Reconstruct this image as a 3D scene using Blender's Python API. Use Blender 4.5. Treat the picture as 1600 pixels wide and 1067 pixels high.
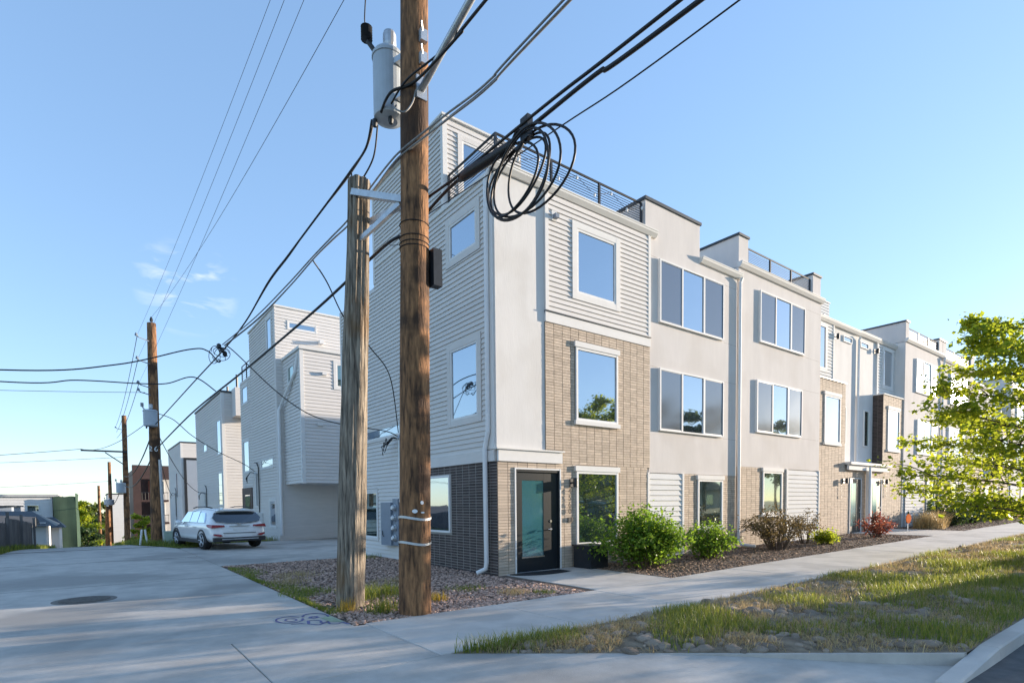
import bpy, bmesh, math, random
import numpy as np
from mathutils import Vector, Matrix, Quaternion, noise as mnoise

for o in list(bpy.data.objects):
    bpy.data.objects.remove(o)
scene = bpy.context.scene
col = scene.collection
random.seed(7)
rng = np.random.default_rng(7)

# ------------------------------------------------------------------ camera
CAM = Vector((-7.179, -10.017, 1.6))
yaw, pit, rol = 0.921293987, -0.0430785764, -0.00966373694
fw = Vector((math.cos(pit)*math.cos(yaw), math.cos(pit)*math.sin(yaw), math.sin(pit)))
rt = fw.cross(Vector((0, 0, 1))).normalized()
up = rt.cross(fw)
rt2 = rt*math.cos(rol) + up*math.sin(rol)
up2 = -rt*math.sin(rol) + up*math.cos(rol)
cd = bpy.data.cameras.new('camera')
cam = bpy.data.objects.new('camera', cd)
col.objects.link(cam)
cam.matrix_world = Matrix(((rt2.x, up2.x, -fw.x, CAM.x), (rt2.y, up2.y, -fw.y, CAM.y), (rt2.z, up2.z, -fw.z, CAM.z), (0, 0, 0, 1)))
cd.sensor_width = 36
cd.lens = 872.12/1600*36
cd.shift_y = (823.52-533.5)/1600
cd.clip_start = 0.05
cd.clip_end = 3000
scene.camera = cam

# ------------------------------------------------------------------ light
SUN_AZ, SUN_EL = math.radians(-13.0), math.radians(8.0)
sd = Vector((math.cos(SUN_EL)*math.cos(SUN_AZ), math.cos(SUN_EL)*math.sin(SUN_AZ), math.sin(SUN_EL)))
world = bpy.data.worlds.new('World')
scene.world = world
world.use_nodes = True
wn = world.node_tree
for n in list(wn.nodes):
    wn.nodes.remove(n)
wo = wn.nodes.new('ShaderNodeOutputWorld')
bg = wn.nodes.new('ShaderNodeBackground')
sky = wn.nodes.new('ShaderNodeTexSky')
sky.sky_type = 'NISHITA'
sky.sun_disc = False
sky.sun_elevation = SUN_EL
sky.sun_rotation = math.pi/2 - SUN_AZ
sky.altitude = 1600
sky.air_density = 1.0
sky.dust_density = 0.5
sky.ozone_density = 3.0
bg.inputs['Strength'].default_value = 0.14
# faint wisps of cloud low over the alley
tc = wn.nodes.new('ShaderNodeTexCoord')
nrm = wn.nodes.new('ShaderNodeVectorMath'); nrm.operation = 'NORMALIZE'
wn.links.new(tc.outputs['Generated'], nrm.inputs[0])
dot = wn.nodes.new('ShaderNodeVectorMath'); dot.operation = 'DOT_PRODUCT'
dot.inputs[1].default_value = (0.126, 0.940, 0.316)
wn.links.new(nrm.outputs[0], dot.inputs[0])
mr = wn.nodes.new('ShaderNodeMapRange')
mr.inputs[1].default_value = 0.9972; mr.inputs[2].default_value = 0.9998
wn.links.new(dot.outputs['Value'], mr.inputs[0])
mp = wn.nodes.new('ShaderNodeMapping'); mp.inputs['Scale'].default_value = (14, 14, 42)
mp.inputs['Rotation'].default_value = (0.25, 0.45, 0)
wn.links.new(nrm.outputs[0], mp.inputs[0])
nz = wn.nodes.new('ShaderNodeTexNoise'); nz.inputs['Scale'].default_value = 1.3; nz.inputs['Detail'].default_value = 7
nz.inputs['Distortion'].default_value = 0.6
wn.links.new(mp.outputs[0], nz.inputs['Vector'])
mr2 = wn.nodes.new('ShaderNodeMapRange'); mr2.inputs[1].default_value = 0.5; mr2.inputs[2].default_value = 0.85
wn.links.new(nz.outputs[0], mr2.inputs[0])
mul = wn.nodes.new('ShaderNodeMath'); mul.operation = 'MULTIPLY'
wn.links.new(mr.outputs[0], mul.inputs[0]); wn.links.new(mr2.outputs[0], mul.inputs[1])
mx = wn.nodes.new('ShaderNodeMix'); mx.data_type = 'RGBA'
mx.inputs[7].default_value = (1.9, 1.95, 2.0, 1)
wn.links.new(mul.outputs[0], mx.inputs[0])
gam = wn.nodes.new('ShaderNodeGamma'); gam.inputs['Gamma'].default_value = 0.52   # softer sky contrast, as in the tone-mapped photo
wn.links.new(sky.outputs[0], gam.inputs['Color'])
hsv = wn.nodes.new('ShaderNodeHueSaturation'); hsv.inputs['Saturation'].default_value = 1.2; hsv.inputs['Hue'].default_value = 0.509
wn.links.new(gam.outputs[0], hsv.inputs['Color'])
wn.links.new(hsv.outputs[0], mx.inputs[6])
wn.links.new(mx.outputs[2], bg.inputs[0])
wn.links.new(bg.outputs[0], wo.inputs[0])

sl = bpy.data.lights.new('sun', 'SUN')
sl.energy = 2.3
sl.angle = math.radians(0.53)
sl.color = (1.0, 0.84, 0.66)
so = bpy.data.objects.new('sun', sl)
so.rotation_euler = sd.to_track_quat('Z', 'Y').to_euler()
so.location = (0, 0, 40)
col.objects.link(so)

scene.view_settings.view_transform = 'Standard'
scene.view_settings.look = 'None'
scene.view_settings.exposure = 2.3
scene.view_settings.gamma = 1.0
scene.render.engine = 'CYCLES'

# ------------------------------------------------------------------ materials
def M(name, c, rough=0.7, var=0.12, scale=3.0, bump=0.0, bscale=40.0, metal=0.0, stretch=(1, 1, 1),
      rnd=0.0, spec=0.4, c2=None, coat=0.0, detail=6, bdist=0.02, stain=None):
    m = bpy.data.materials.new(name)
    m.use_nodes = True
    nt = m.node_tree
    b = nt.nodes['Principled BSDF']
    b.inputs['Roughness'].default_value = rough
    b.inputs['Metallic'].default_value = metal
    b.inputs['Specular IOR Level'].default_value = spec
    b.inputs['Coat Weight'].default_value = coat
    t = nt.nodes.new('ShaderNodeTexCoord')
    mp = nt.nodes.new('ShaderNodeMapping')
    mp.inputs['Scale'].default_value = stretch
    nt.links.new(t.outputs['Object'], mp.inputs[0])
    n = nt.nodes.new('ShaderNodeTexNoise')
    n.inputs['Scale'].default_value = scale
    n.inputs['Detail'].default_value = detail
    n.inputs['Roughness'].default_value = 0.62
    nt.links.new(mp.outputs[0], n.inputs['Vector'])
    r = nt.nodes.new('ShaderNodeMapRange')
    r.inputs[1].default_value = 0.32
    r.inputs[2].default_value = 0.68
    nt.links.new(n.outputs[0], r.inputs[0])
    mix = nt.nodes.new('ShaderNodeMix')
    mix.data_type = 'RGBA'
    a = tuple(x*(1-var) for x in c)
    d = tuple(min(1, x*(1+var)) for x in c) if c2 is None else c2
    mix.inputs[6].default_value = (*a, 1)
    mix.inputs[7].default_value = (*d, 1)
    nt.links.new(r.outputs[0], mix.inputs[0])
    out = mix.outputs[2]
    if stain:
        n3 = nt.nodes.new('ShaderNodeTexNoise')
        n3.inputs['Scale'].default_value = stain[1]
        n3.inputs['Detail'].default_value = 5
        nt.links.new(t.outputs['Object'], n3.inputs['Vector'])
        r3 = nt.nodes.new('ShaderNodeMapRange')
        r3.inputs[1].default_value = 0.5
        r3.inputs[2].default_value = 0.6
        r3.inputs[4].default_value = stain[2]
        nt.links.new(n3.outputs[0], r3.inputs[0])
        m3 = nt.nodes.new('ShaderNodeMix')
        m3.data_type = 'RGBA'
        nt.links.new(r3.outputs[0], m3.inputs[0])
        nt.links.new(out, m3.inputs[6])
        m3.inputs[7].default_value = (*stain[0], 1)
        out = m3.outputs[2]
    if rnd:
        oi = nt.nodes.new('ShaderNodeObjectInfo')
        ge = nt.nodes.new('ShaderNodeNewGeometry')
        ad = nt.nodes.new('ShaderNodeMath'); ad.operation = 'ADD'
        nt.links.new(oi.outputs['Random'], ad.inputs[0])
        nt.links.new(ge.outputs['Random Per Island'], ad.inputs[1])
        fr = nt.nodes.new('ShaderNodeMath'); fr.operation = 'FRACT'
        nt.links.new(ad.outputs[0], fr.inputs[0])
        r2 = nt.nodes.new('ShaderNodeMapRange')
        r2.inputs[3].default_value = 1-rnd
        r2.inputs[4].default_value = 1+rnd
        nt.links.new(fr.outputs[0], r2.inputs[0])
        hs = nt.nodes.new('ShaderNodeHueSaturation')
        nt.links.new(r2.outputs[0], hs.inputs['Value'])
        nt.links.new(out, hs.inputs['Color'])
        out = hs.outputs[0]
    nt.links.new(out, b.inputs['Base Color'])
    if bump:
        n2 = nt.nodes.new('ShaderNodeTexNoise')
        n2.inputs['Scale'].default_value = bscale
        n2.inputs['Detail'].default_value = 4
        nt.links.new(mp.outputs[0], n2.inputs['Vector'])
        bp = nt.nodes.new('ShaderNodeBump')
        bp.inputs['Strength'].default_value = bump
        bp.inputs['Distance'].default_value = bdist
        nt.links.new(n2.outputs[0], bp.inputs['Height'])
        nt.links.new(bp.outputs[0], b.inputs['Normal'])
    return m

def leafmat(name, c1, c2, trans=0.45, rough=0.45, val=1.7):
    m = bpy.data.materials.new(name)
    m.use_nodes = True
    nt = m.node_tree
    b = nt.nodes['Principled BSDF']
    b.inputs['Roughness'].default_value = rough
    b.inputs['Specular IOR Level'].default_value = 0.35
    ge = nt.nodes.new('ShaderNodeNewGeometry')
    oi = nt.nodes.new('ShaderNodeObjectInfo')
    ad = nt.nodes.new('ShaderNodeMath'); ad.operation = 'ADD'
    nt.links.new(ge.outputs['Random Per Island'], ad.inputs[0])
    nt.links.new(oi.outputs['Random'], ad.inputs[1])
    fr = nt.nodes.new('ShaderNodeMath'); fr.operation = 'FRACT'
    nt.links.new(ad.outputs[0], fr.inputs[0])
    mix = nt.nodes.new('ShaderNodeMix'); mix.data_type = 'RGBA'
    mix.inputs[6].default_value = (*c1, 1)
    mix.inputs[7].default_value = (*c2, 1)
    nt.links.new(fr.outputs[0], mix.inputs[0])
    nt.links.new(mix.outputs[2], b.inputs['Base Color'])
    tr = nt.nodes.new('ShaderNodeBsdfTranslucent')
    hs = nt.nodes.new('ShaderNodeHueSaturation')
    hs.inputs['Value'].default_value = val
    hs.inputs['Hue'].default_value = 0.487
    nt.links.new(mix.outputs[2], hs.inputs['Color'])
    nt.links.new(hs.outputs[0], tr.inputs['Color'])
    ms = nt.nodes.new('ShaderNodeMixShader')
    ms.inputs[0].default_value = trans
    nt.links.new(b.outputs[0], ms.inputs[1])
    nt.links.new(tr.outputs[0], ms.inputs[2])
    nt.links.new(ms.outputs[0], nt.nodes['Material Output'].inputs[0])
    return m

def glassmat(name, base, refl=0.45, rough=0.02, wav=0.004, tint=(0.86, 0.93, 1.0), mxr=0.95):
    m = bpy.data.materials.new(name)
    m.use_nodes = True
    nt = m.node_tree
    b = nt.nodes['Principled BSDF']
    b.inputs['Base Color'].default_value = (*base, 1)
    b.inputs['Roughness'].default_value = 0.08
    g = nt.nodes.new('ShaderNodeBsdfGlossy')
    g.inputs['Color'].default_value = (*tint, 1)
    g.inputs['Roughness'].default_value = rough
    t = nt.nodes.new('ShaderNodeTexCoord')
    n = nt.nodes.new('ShaderNodeTexNoise')
    n.inputs['Scale'].default_value = 1.1
    n.inputs['Detail'].default_value = 1
    nt.links.new(t.outputs['Object'], n.inputs['Vector'])
    bp = nt.nodes.new('ShaderNodeBump')
    bp.inputs['Strength'].default_value = 0.5
    bp.inputs['Distance'].default_value = wav
    nt.links.new(n.outputs[0], bp.inputs['Height'])
    nt.links.new(bp.outputs[0], g.inputs['Normal'])
    lw = nt.nodes.new('ShaderNodeFresnel')
    lw.inputs['IOR'].default_value = 1.5
    mr = nt.nodes.new('ShaderNodeMapRange')
    mr.inputs[1].default_value = 0.0
    mr.inputs[2].default_value = 0.6
    mr.inputs[3].default_value = refl
    mr.inputs[4].default_value = mxr
    nt.links.new(lw.outputs[0], mr.inputs[0])
    ms = nt.nodes.new('ShaderNodeMixShader')
    nt.links.new(mr.outputs[0], ms.inputs[0])
    nt.links.new(b.outputs[0], ms.inputs[1])
    nt.links.new(g.outputs[0], ms.inputs[2])
    nt.links.new(ms.outputs[0], nt.nodes['Material Output'].inputs[0])
    return m

MT = dict(
    concrete=M('concrete', (0.49, 0.45, 0.40), 0.85, 0.16, 2.1, 0.35, 70, stain=((0.29, 0.27, 0.245), 0.32, 0.8), bdist=0.008, detail=10),
    walk=M('walk_concrete', (0.55, 0.51, 0.46), 0.85, 0.09, 2.2, 0.25, 110, rnd=0.04, stain=((0.33, 0.31, 0.28), 0.9, 0.4), bdist=0.006),
    joint=M('joint_filler', (0.06, 0.055, 0.05), 0.95, 0.2, 20),
    asphalt=M('asphalt', (0.10, 0.10, 0.10), 0.9, 0.2, 6, 0.4, 150, bdist=0.006),
    dirt=M('dirt', (0.20, 0.15, 0.10), 0.95, 0.25, 5, 0.6, 40, c2=(0.30, 0.24, 0.165)),
    bed=M('gravel_dirt', (0.13, 0.095, 0.075), 0.95, 0.3, 14, 0.8, 60),
    terrain=M('terrain', (0.16, 0.17, 0.08), 0.95, 0.3, 0.2, c2=(0.24, 0.2, 0.11)),
    gravel=M('gravel', (0.46, 0.31, 0.24), 0.9, 0.25, 9, 0.3, 60, rnd=0.5),
    stone=M('cobble', (0.34, 0.25, 0.18), 0.9, 0.25, 7, 0.5, 25, rnd=0.35, c2=(0.34, 0.28, 0.22)),
    stucco=M('stucco', (0.68, 0.66, 0.635), 0.92, 0.05, 2.2, 0.3, 26, stretch=(1, 1, 0.22), bdist=0.006, stain=((0.58, 0.55, 0.51), 0.5, 0.45)),
    stucco2=M('stucco_warm', (0.655, 0.615, 0.585), 0.92, 0.05, 2.2, 0.3, 26, stretch=(1, 1, 0.22), bdist=0.006, spec=0.1, stain=((0.58, 0.535, 0.495), 0.5, 0.45)),
    siding=M('siding_grey', (0.67, 0.64, 0.61), 0.85, 0.04, 2.0, 0.1, 60, rnd=0.025, spec=0.1, stretch=(1, 1, 6), bdist=0.003),
    siding_w=M('siding_white', (0.70, 0.69, 0.67), 0.9, 0.03, 2.0, rnd=0.02, spec=0.05),
    siding_b=M('siding_blue', (0.30, 0.35, 0.42), 0.65, 0.04, 2.0, rnd=0.03),
    trim=M('trim_white', (0.74, 0.72, 0.69), 0.8, 0.03, 3, spec=0.12),
    vinyl=M('vinyl_frame', (0.76, 0.75, 0.73), 0.7, 0.02, 3, spec=0.15),
    gutter=M('gutter_white', (0.72, 0.70, 0.66), 0.7, 0.03, 2, spec=0.15),
    spout=M('downspout', (0.76, 0.76, 0.76), 0.4, 0.03, 2),
    black=M('black_metal', (0.022, 0.026, 0.032), 0.45, 0.2, 8),
    cap=M('parapet_cap', (0.035, 0.045, 0.055), 0.5, 0.2, 3),
    brick=M('brick_tan', (0.53, 0.43, 0.335), 0.85, 0.13, 12, 0.35, 70, rnd=0.13, bdist=0.006),
    brickd=M('brick_dark', (0.068, 0.05, 0.046), 0.75, 0.2, 12, 0.35, 70, rnd=0.3, bdist=0.006),
    mortar_t=M('mortar_tan', (0.27, 0.22, 0.17), 0.95, 0.1, 20),
    mortar_l=M('mortar_light', (0.36, 0.335, 0.31), 0.95, 0.1, 20),
    glass=glassmat('window_glass', (0.02, 0.03, 0.045), 0.46, wav=0.012),
    glassdk=glassmat('window_glass_dim', (0.015, 0.03, 0.028), 0.22, tint=(0.8, 0.95, 0.88)),
    screen=glassmat('insect_screen', (0.10, 0.103, 0.115), 0.13, rough=0.12, wav=0.01, mxr=0.22),
    door=M('door_black', (0.012, 0.016, 0.02), 0.35, 0.15, 3),
    frost=glassmat('frosted_teal_glass', (0.045, 0.15, 0.18), 0.15, rough=0.12, tint=(0.6, 0.85, 0.95)),
    steel=M('brushed_steel', (0.6, 0.6, 0.6), 0.3, 0.1, 10, metal=1.0),
    galv=M('galvanised', (0.50, 0.52, 0.54), 0.45, 0.12, 12, metal=0.7),
    pole=M('pole_wood', (0.115, 0.06, 0.033), 0.9, 0.5, 3.2, 0.9, 7, stretch=(6, 6, 1.0), c2=(0.38, 0.19, 0.085), stain=((0.04, 0.023, 0.015), 1.3, 0.85), bdist=0.02),
    poleg=M('stub_wood', (0.085, 0.07, 0.055), 0.95, 0.5, 3.5, 1.0, 8, stretch=(8, 8, 0.6), c2=(0.43, 0.36, 0.28), stain=((0.20, 0.115, 0.05), 0.9, 0.65), bdist=0.03),
    cable=M('cable_black', (0.012, 0.012, 0.014), 0.5, 0.2, 10),
    cableg=M('cable_grey', (0.26, 0.25, 0.24), 0.6, 0.2, 10),
    trafo=M('transformer_grey', (0.42, 0.47, 0.52), 0.45, 0.08, 4),
    box=M('meter_grey', (0.21, 0.245, 0.30), 0.45, 0.05, 4),
    dark=M('dark_recess', (0.02, 0.02, 0.022), 0.9, 0.2, 4),
    white=M('white_paint', (0.78, 0.78, 0.77), 0.5, 0.03, 4),
    carw=M('car_white', (0.82, 0.82, 0.82), 0.22, 0.02, 2, coat=1.0, spec=0.5),
    carb=M('car_blue', (0.03, 0.05, 0.09), 0.22, 0.05, 2, coat=1.0),
    cargl=glassmat('car_glass', (0.006, 0.007, 0.008), 0.04),
    clad=M('car_cladding', (0.035, 0.035, 0.038), 0.6, 0.1, 5),
    tyre=M('tyre', (0.018, 0.018, 0.018), 0.85, 0.2, 10),
    red=M('tail_red', (0.30, 0.012, 0.016), 0.2, 0.1, 8, coat=0.8),
    green_tarp=M('tarp_green', (0.035, 0.07, 0.048), 0.8, 0.15, 0.8, 0.3, 1.2, bdist=0.05),
    roofmem=M('roof_membrane', (0.45, 0.45, 0.44), 0.9, 0.1, 1),
    brown=M('panel_brown', (0.07, 0.04, 0.035), 0.6, 0.15, 1),
    rust=M('panel_rust', (0.24, 0.075, 0.045), 0.6, 0.2, 1),
    fence=M('fence_wood', (0.16, 0.15, 0.145), 0.9, 0.25, 3, stretch=(4, 4, 0.6), rnd=0.15),
    orange=M('orange_print', (0.52, 0.12, 0.025), 0.95, 0.08, 5, spec=0.02),
    yellow=M('yellow_paint', (0.6, 0.42, 0.03), 0.5, 0.1, 5),
    iron=M('cast_iron', (0.13, 0.115, 0.10), 0.65, 0.3, 30, metal=0.3),
    paintblue=M('spray_blue', (0.13, 0.13, 0.26), 0.8, 0.3, 9),
    paintgreen=M('spray_green', (0.33, 0.40, 0.27), 0.85, 0.2, 9),
    rubber=M('rubber_mat', (0.016, 0.017, 0.018), 0.9, 0.2, 30),
    bark=M('bark', (0.11, 0.085, 0.065), 0.95, 0.3, 12, 0.5, 30),
    leaf_tree=leafmat('leaf_tree', (0.12, 0.18, 0.014), (0.29, 0.33, 0.024), 0.62, val=1.9),
    leaf_far=leafmat('leaf_far', (0.045, 0.085, 0.016), (0.12, 0.145, 0.03), 0.4),
    leaf_bush=leafmat('leaf_bush', (0.065, 0.15, 0.014), (0.16, 0.26, 0.024), 0.5),
    leaf_dk=leafmat('leaf_evergreen', (0.025, 0.055, 0.018), (0.06, 0.10, 0.025), 0.3),
    leaf_pur=leafmat('leaf_purple', (0.055, 0.042, 0.02), (0.14, 0.11, 0.035), 0.4),
    leaf_red=leafmat('leaf_red', (0.17, 0.05, 0.03), (0.33, 0.13, 0.06), 0.4),
    leaf_gold=leafmat('leaf_gold', (0.28, 0.2, 0.03), (0.38, 0.3, 0.05), 0.4),
    grass=leafmat('grass_green', (0.09, 0.145, 0.022), (0.26, 0.27, 0.05), 0.45),
    grass_dry=leafmat('grass_dry', (0.33, 0.25, 0.11), (0.5, 0.40, 0.2), 0.35),
)

# ------------------------------------------------------------------ mesh helpers
class MB:
    def __init__(s):
        s.v = []; s.f = []
    def add(s, vs, fs):
        b = len(s.v)
        s.v += [tuple(p) for p in vs]
        s.f += [tuple(b+i for i in q) for q in fs]
        return s
    def box(s, x0, x1, y0, y1, z0, z1):
        x0, x1 = min(x0, x1), max(x0, x1); y0, y1 = min(y0, y1), max(y0, y1); z0, z1 = min(z0, z1), max(z0, z1)
        return s.add([(x0, y0, z0), (x1, y0, z0), (x1, y1, z0), (x0, y1, z0), (x0, y0, z1), (x1, y0, z1), (x1, y1, z1), (x0, y1, z1)],
                     [(0, 3, 2, 1), (4, 5, 6, 7), (0, 1, 5, 4), (1, 2, 6, 5), (2, 3, 7, 6), (3, 0, 4, 7)])
    def prism(s, poly, z0, z1):
        n = len(poly)
        vs = [(x, y, z0) for x, y in poly]+[(x, y, z1) for x, y in poly]
        fs = [tuple(range(n-1, -1, -1)), tuple(range(n, 2*n))]+[(i, (i+1) % n, n+(i+1) % n, n+i) for i in range(n)]
        return s.add(vs, fs)
    def tube(s, pts, r, n=6, caps=True):
        pts = [Vector(p) for p in pts]
        rs = r if isinstance(r, (list, tuple)) else [r]*len(pts)
        vs = []; fs = []
        prev = None
        for i, p in enumerate(pts):
            t = (pts[min(i+1, len(pts)-1)]-pts[max(i-1, 0)])
            if t.length < 1e-9: t = Vector((0, 0, 1))
            t.normalize()
            if prev is None:
                a = Vector((0, 0, 1)) if abs(t.z) < 0.9 else Vector((1, 0, 0))
                a = a.cross(t).normalized()
            else:
                a = (prev-t*prev.dot(t))
                a = a.normalized() if a.length > 1e-6 else t.orthogonal().normalized()
            prev = a
            b = t.cross(a)
            for k in range(n):
                an = 2*math.pi*k/n
                vs.append(p+(a*math.cos(an)+b*math.sin(an))*rs[i])
        for i in range(len(pts)-1):
            for k in range(n):
                fs.append((i*n+k, i*n+(k+1) % n, (i+1)*n+(k+1) % n, (i+1)*n+k))
        if caps:
            fs.append(tuple(range(n-1, -1, -1)))
            fs.append(tuple((len(pts)-1)*n+k for k in range(n)))
        return s.add(vs, fs)
    def lathe(s, prof, c, n=16, axis='z'):
        vs = []; fs = []
        for r, h in prof:
            for k in range(n):
                a = 2*math.pi*k/n
                q = (r*math.cos(a), r*math.sin(a), h)
                if axis == 'x': q = (q[2], q[0], q[1])
                if axis == 'y': q = (q[0], q[2], q[1])
                vs.append((q[0]+c[0], q[1]+c[1], q[2]+c[2]))
        for i in range(len(prof)-1):
            for k in range(n):
                fs.append((i*n+k, i*n+(k+1) % n, (i+1)*n+(k+1) % n, (i+1)*n+k))
        fs.append(tuple(range(n-1, -1, -1)))
        fs.append(tuple((len(prof)-1)*n+k for k in range(n)))
        return s.add(vs, fs)
    def mesh(s, name):
        me = bpy.data.meshes.new(name)
        me.from_pydata(s.v, [], s.f)
        me.update()
        return me
    def build(s, name, mat, parent=None, smooth=False, **k):
        return mkobj(name, s.mesh(name), mat, parent, smooth, **k)

def wl(o):
    v = Vector((0, 0, 0))
    while o is not None:
        v = v+Vector(o.location); o = o.parent
    return v

def tag(o, label=None, cat=None, group=None, kind=None):
    if label: o['label'] = label
    if cat: o['category'] = cat
    if group: o['group'] = group
    if kind: o['kind'] = kind
    return o

def mkobj(name, me, mat, parent=None, smooth=False, label=None, cat=None, group=None, kind=None, loc=None):
    if mat is not None and len(me.materials) == 0:
        me.materials.append(MT[mat] if isinstance(mat, str) else mat)
    if smooth:
        me.polygons.foreach_set('use_smooth', [True]*len(me.polygons))
    o = bpy.data.objects.new(name, me)
    col.objects.link(o)
    L = Vector(loc) if loc is not None else Vector((0, 0, 0))
    if parent is not None:
        o.parent = parent
        o.location = L-wl(parent)
    else:
        o.location = L
    return tag(o, label, cat, group, kind)

def empty(name, loc, label, cat, group=None):
    o = bpy.data.objects.new(name, None)
    o.empty_display_size = 0.3
    o.location = loc
    col.objects.link(o)
    return tag(o, label, cat, group)

def npmesh(name, V, F):
    """V (n,3) float array, F (m,k) int array with constant k"""
    V = np.asarray(V, dtype=np.float32); F = np.asarray(F, dtype=np.int32)
    me = bpy.data.meshes.new(name)
    me.vertices.add(len(V)); me.vertices.foreach_set('co', V.ravel())
    k = F.shape[1]
    me.loops.add(F.size); me.loops.foreach_set('vertex_index', F.ravel())
    me.polygons.add(len(F)); me.polygons.foreach_set('loop_start', np.arange(0, F.size, k, dtype=np.int32))
    me.update(calc_edges=True)
    return me

def gz(x, y):
    s = 0.0118*min(max(0.0, x), 90)
    t = (y-19.0)/2.0
    d = 2.0*(t if t > 20 else math.log1p(math.exp(t)))
    return s-min(0.06*d, 9.0)

def gzn(x, y):
    s = 0.0118*np.clip(x, 0, 90)
    t = np.clip((y-19.0)/2.0, -30, 60)
    return s-np.minimum(0.06*2.0*np.log1p(np.exp(t)), 9.0)

def sheet(name, xs, ys, mat, dz=0.0, parent=None, zf=None, **k):
    V = []; F = []
    for y in ys:
        for x in xs:
            V.append((x, y, (zf(x, y) if zf else gz(x, y))+dz))
    nx = len(xs)
    for j in range(len(ys)-1):
        for i in range(nx-1):
            F.append((j*nx+i, j*nx+i+1, (j+1)*nx+i+1, (j+1)*nx+i))
    return mkobj(name, npmesh(name, V, F), mat, parent, **k)

# wall frames: u along the wall, d outwards
class Fr:
    def __init__(s, axis, pos, sgn):
        s.axis = axis; s.pos = pos; s.sgn = sgn   # axis 'y': wall in plane Y=pos, u=X ; axis 'x': plane X=pos, u=Y ; outward = sgn
    def box(s, mb, u0, u1, z0, z1, d0, d1):
        a, b = s.pos+s.sgn*d0, s.pos+s.sgn*d1
        if s.axis == 'y': mb.box(u0, u1, a, b, z0, z1)
        else: mb.box(a, b, u0, u1, z0, z1)
    def pt(s, u, z, d):
        return (u, s.pos+s.sgn*d, z) if s.axis == 'y' else (s.pos+s.sgn*d, u, z)
    def wedge(s, mb, u0, u1, z0, z1, dt, db):
        # clapboard: thin at top (dt) and thick at the bottom edge (db)
        q = [s.pt(u0, z0, 0), s.pt(u1, z0, 0), s.pt(u1, z1, 0), s.pt(u0, z1, 0), s.pt(u0, z0, db), s.pt(u1, z0, db), s.pt(u1, z1, dt), s.pt(u0, z1, dt)]
        fs = [(0, 1, 2, 3), (4, 7, 6, 5), (0, 4, 5, 1), (1, 5, 6, 2), (2, 6, 7, 3), (3, 7, 4, 0)]
        mb.add(q, fs)

def spans(u0, u1, holes, za, zb):
    segs = [(u0, u1)]
    for (a, b, c, d) in holes:
        if d <= za+1e-4 or c >= zb-1e-4: continue
        out = []
        for (p, q) in segs:
            if b <= p or a >= q: out.append((p, q)); continue
            if a > p: out.append((p, a))
            if b < q: out.append((b, q))
        segs = out
    return [(p, q) for p, q in segs if q-p > 0.015]

def siding(parent, fr, u0, u1, z0, z1, holes=(), e=0.115, mat='siding', single=False, d0=0.0):
    n = max(1, round((z1-z0)/e)); e = (z1-z0)/n
    big = MB()
    f2 = Fr(fr.axis, fr.pos+fr.sgn*d0, fr.sgn)
    for i in range(n):
        za = z0+i*e; zb = za+e
        # cut rows at hole edges
        cuts = sorted({za, zb, *[h for H in holes for h in (H[2], H[3]) if za+0.004 < h < zb-0.004]})
        for a, b in zip(cuts[:-1], cuts[1:]):
            for (p, q) in spans(u0, u1, holes, a, b):
                dbot = 0.032-0.028*(a-za)/e; dtop = 0.032-0.028*(b-za)/e
                if single:
                    mb = MB(); f2.wedge(mb, p, q, a, b, dtop, dbot)
                    mb.build('siding_plank', mat, parent)
                else:
                    f2.wedge(big, p, q, a, b, dtop, dbot)
    if not single:
        big.build('siding', mat, parent, kind='stuff')

BRICKS = []   # (house, matkey, axis, center, sizes)
def bricks(parent, fr, u0, u1, z0, z1, holes=(), mat='brick', pu=0.278, pz=0.066, store=None, g=0.010, d0=0.0, dep=0.009, gu=0.015):
    nz = max(1, round((z1-z0)/pz)); pz = (z1-z0)/nz
    nu = max(1, round((u1-u0)/pu)); pu = (u1-u0)/nu
    big = MB()
    for i in range(nz):
        a = z0+i*pz; b = a+pz
        for j in range(nu):
            p0 = u0+j*pu; q0 = p0+pu
            for (p, q) in spans(p0, q0, [h for h in holes if h[2] < b-0.02 and h[3] > a+0.02], a, b):
                if q-p < 0.04: continue
                jit = random.uniform(-0.002, 0.002)
                if store is not None:
                    c = fr.pt((p+q)/2, (a+b)/2, d0+dep/2+jit)
                    store.append((parent, mat, fr.axis, c, q-p-gu, b-a-g, dep))
                else:
                    fr.box(big, p+gu/2, q-gu/2, a+g/2, b-g/2, d0, d0+dep+jit)
    if store is None:
        big.build('brickwork', mat, parent, kind='stuff')

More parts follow.
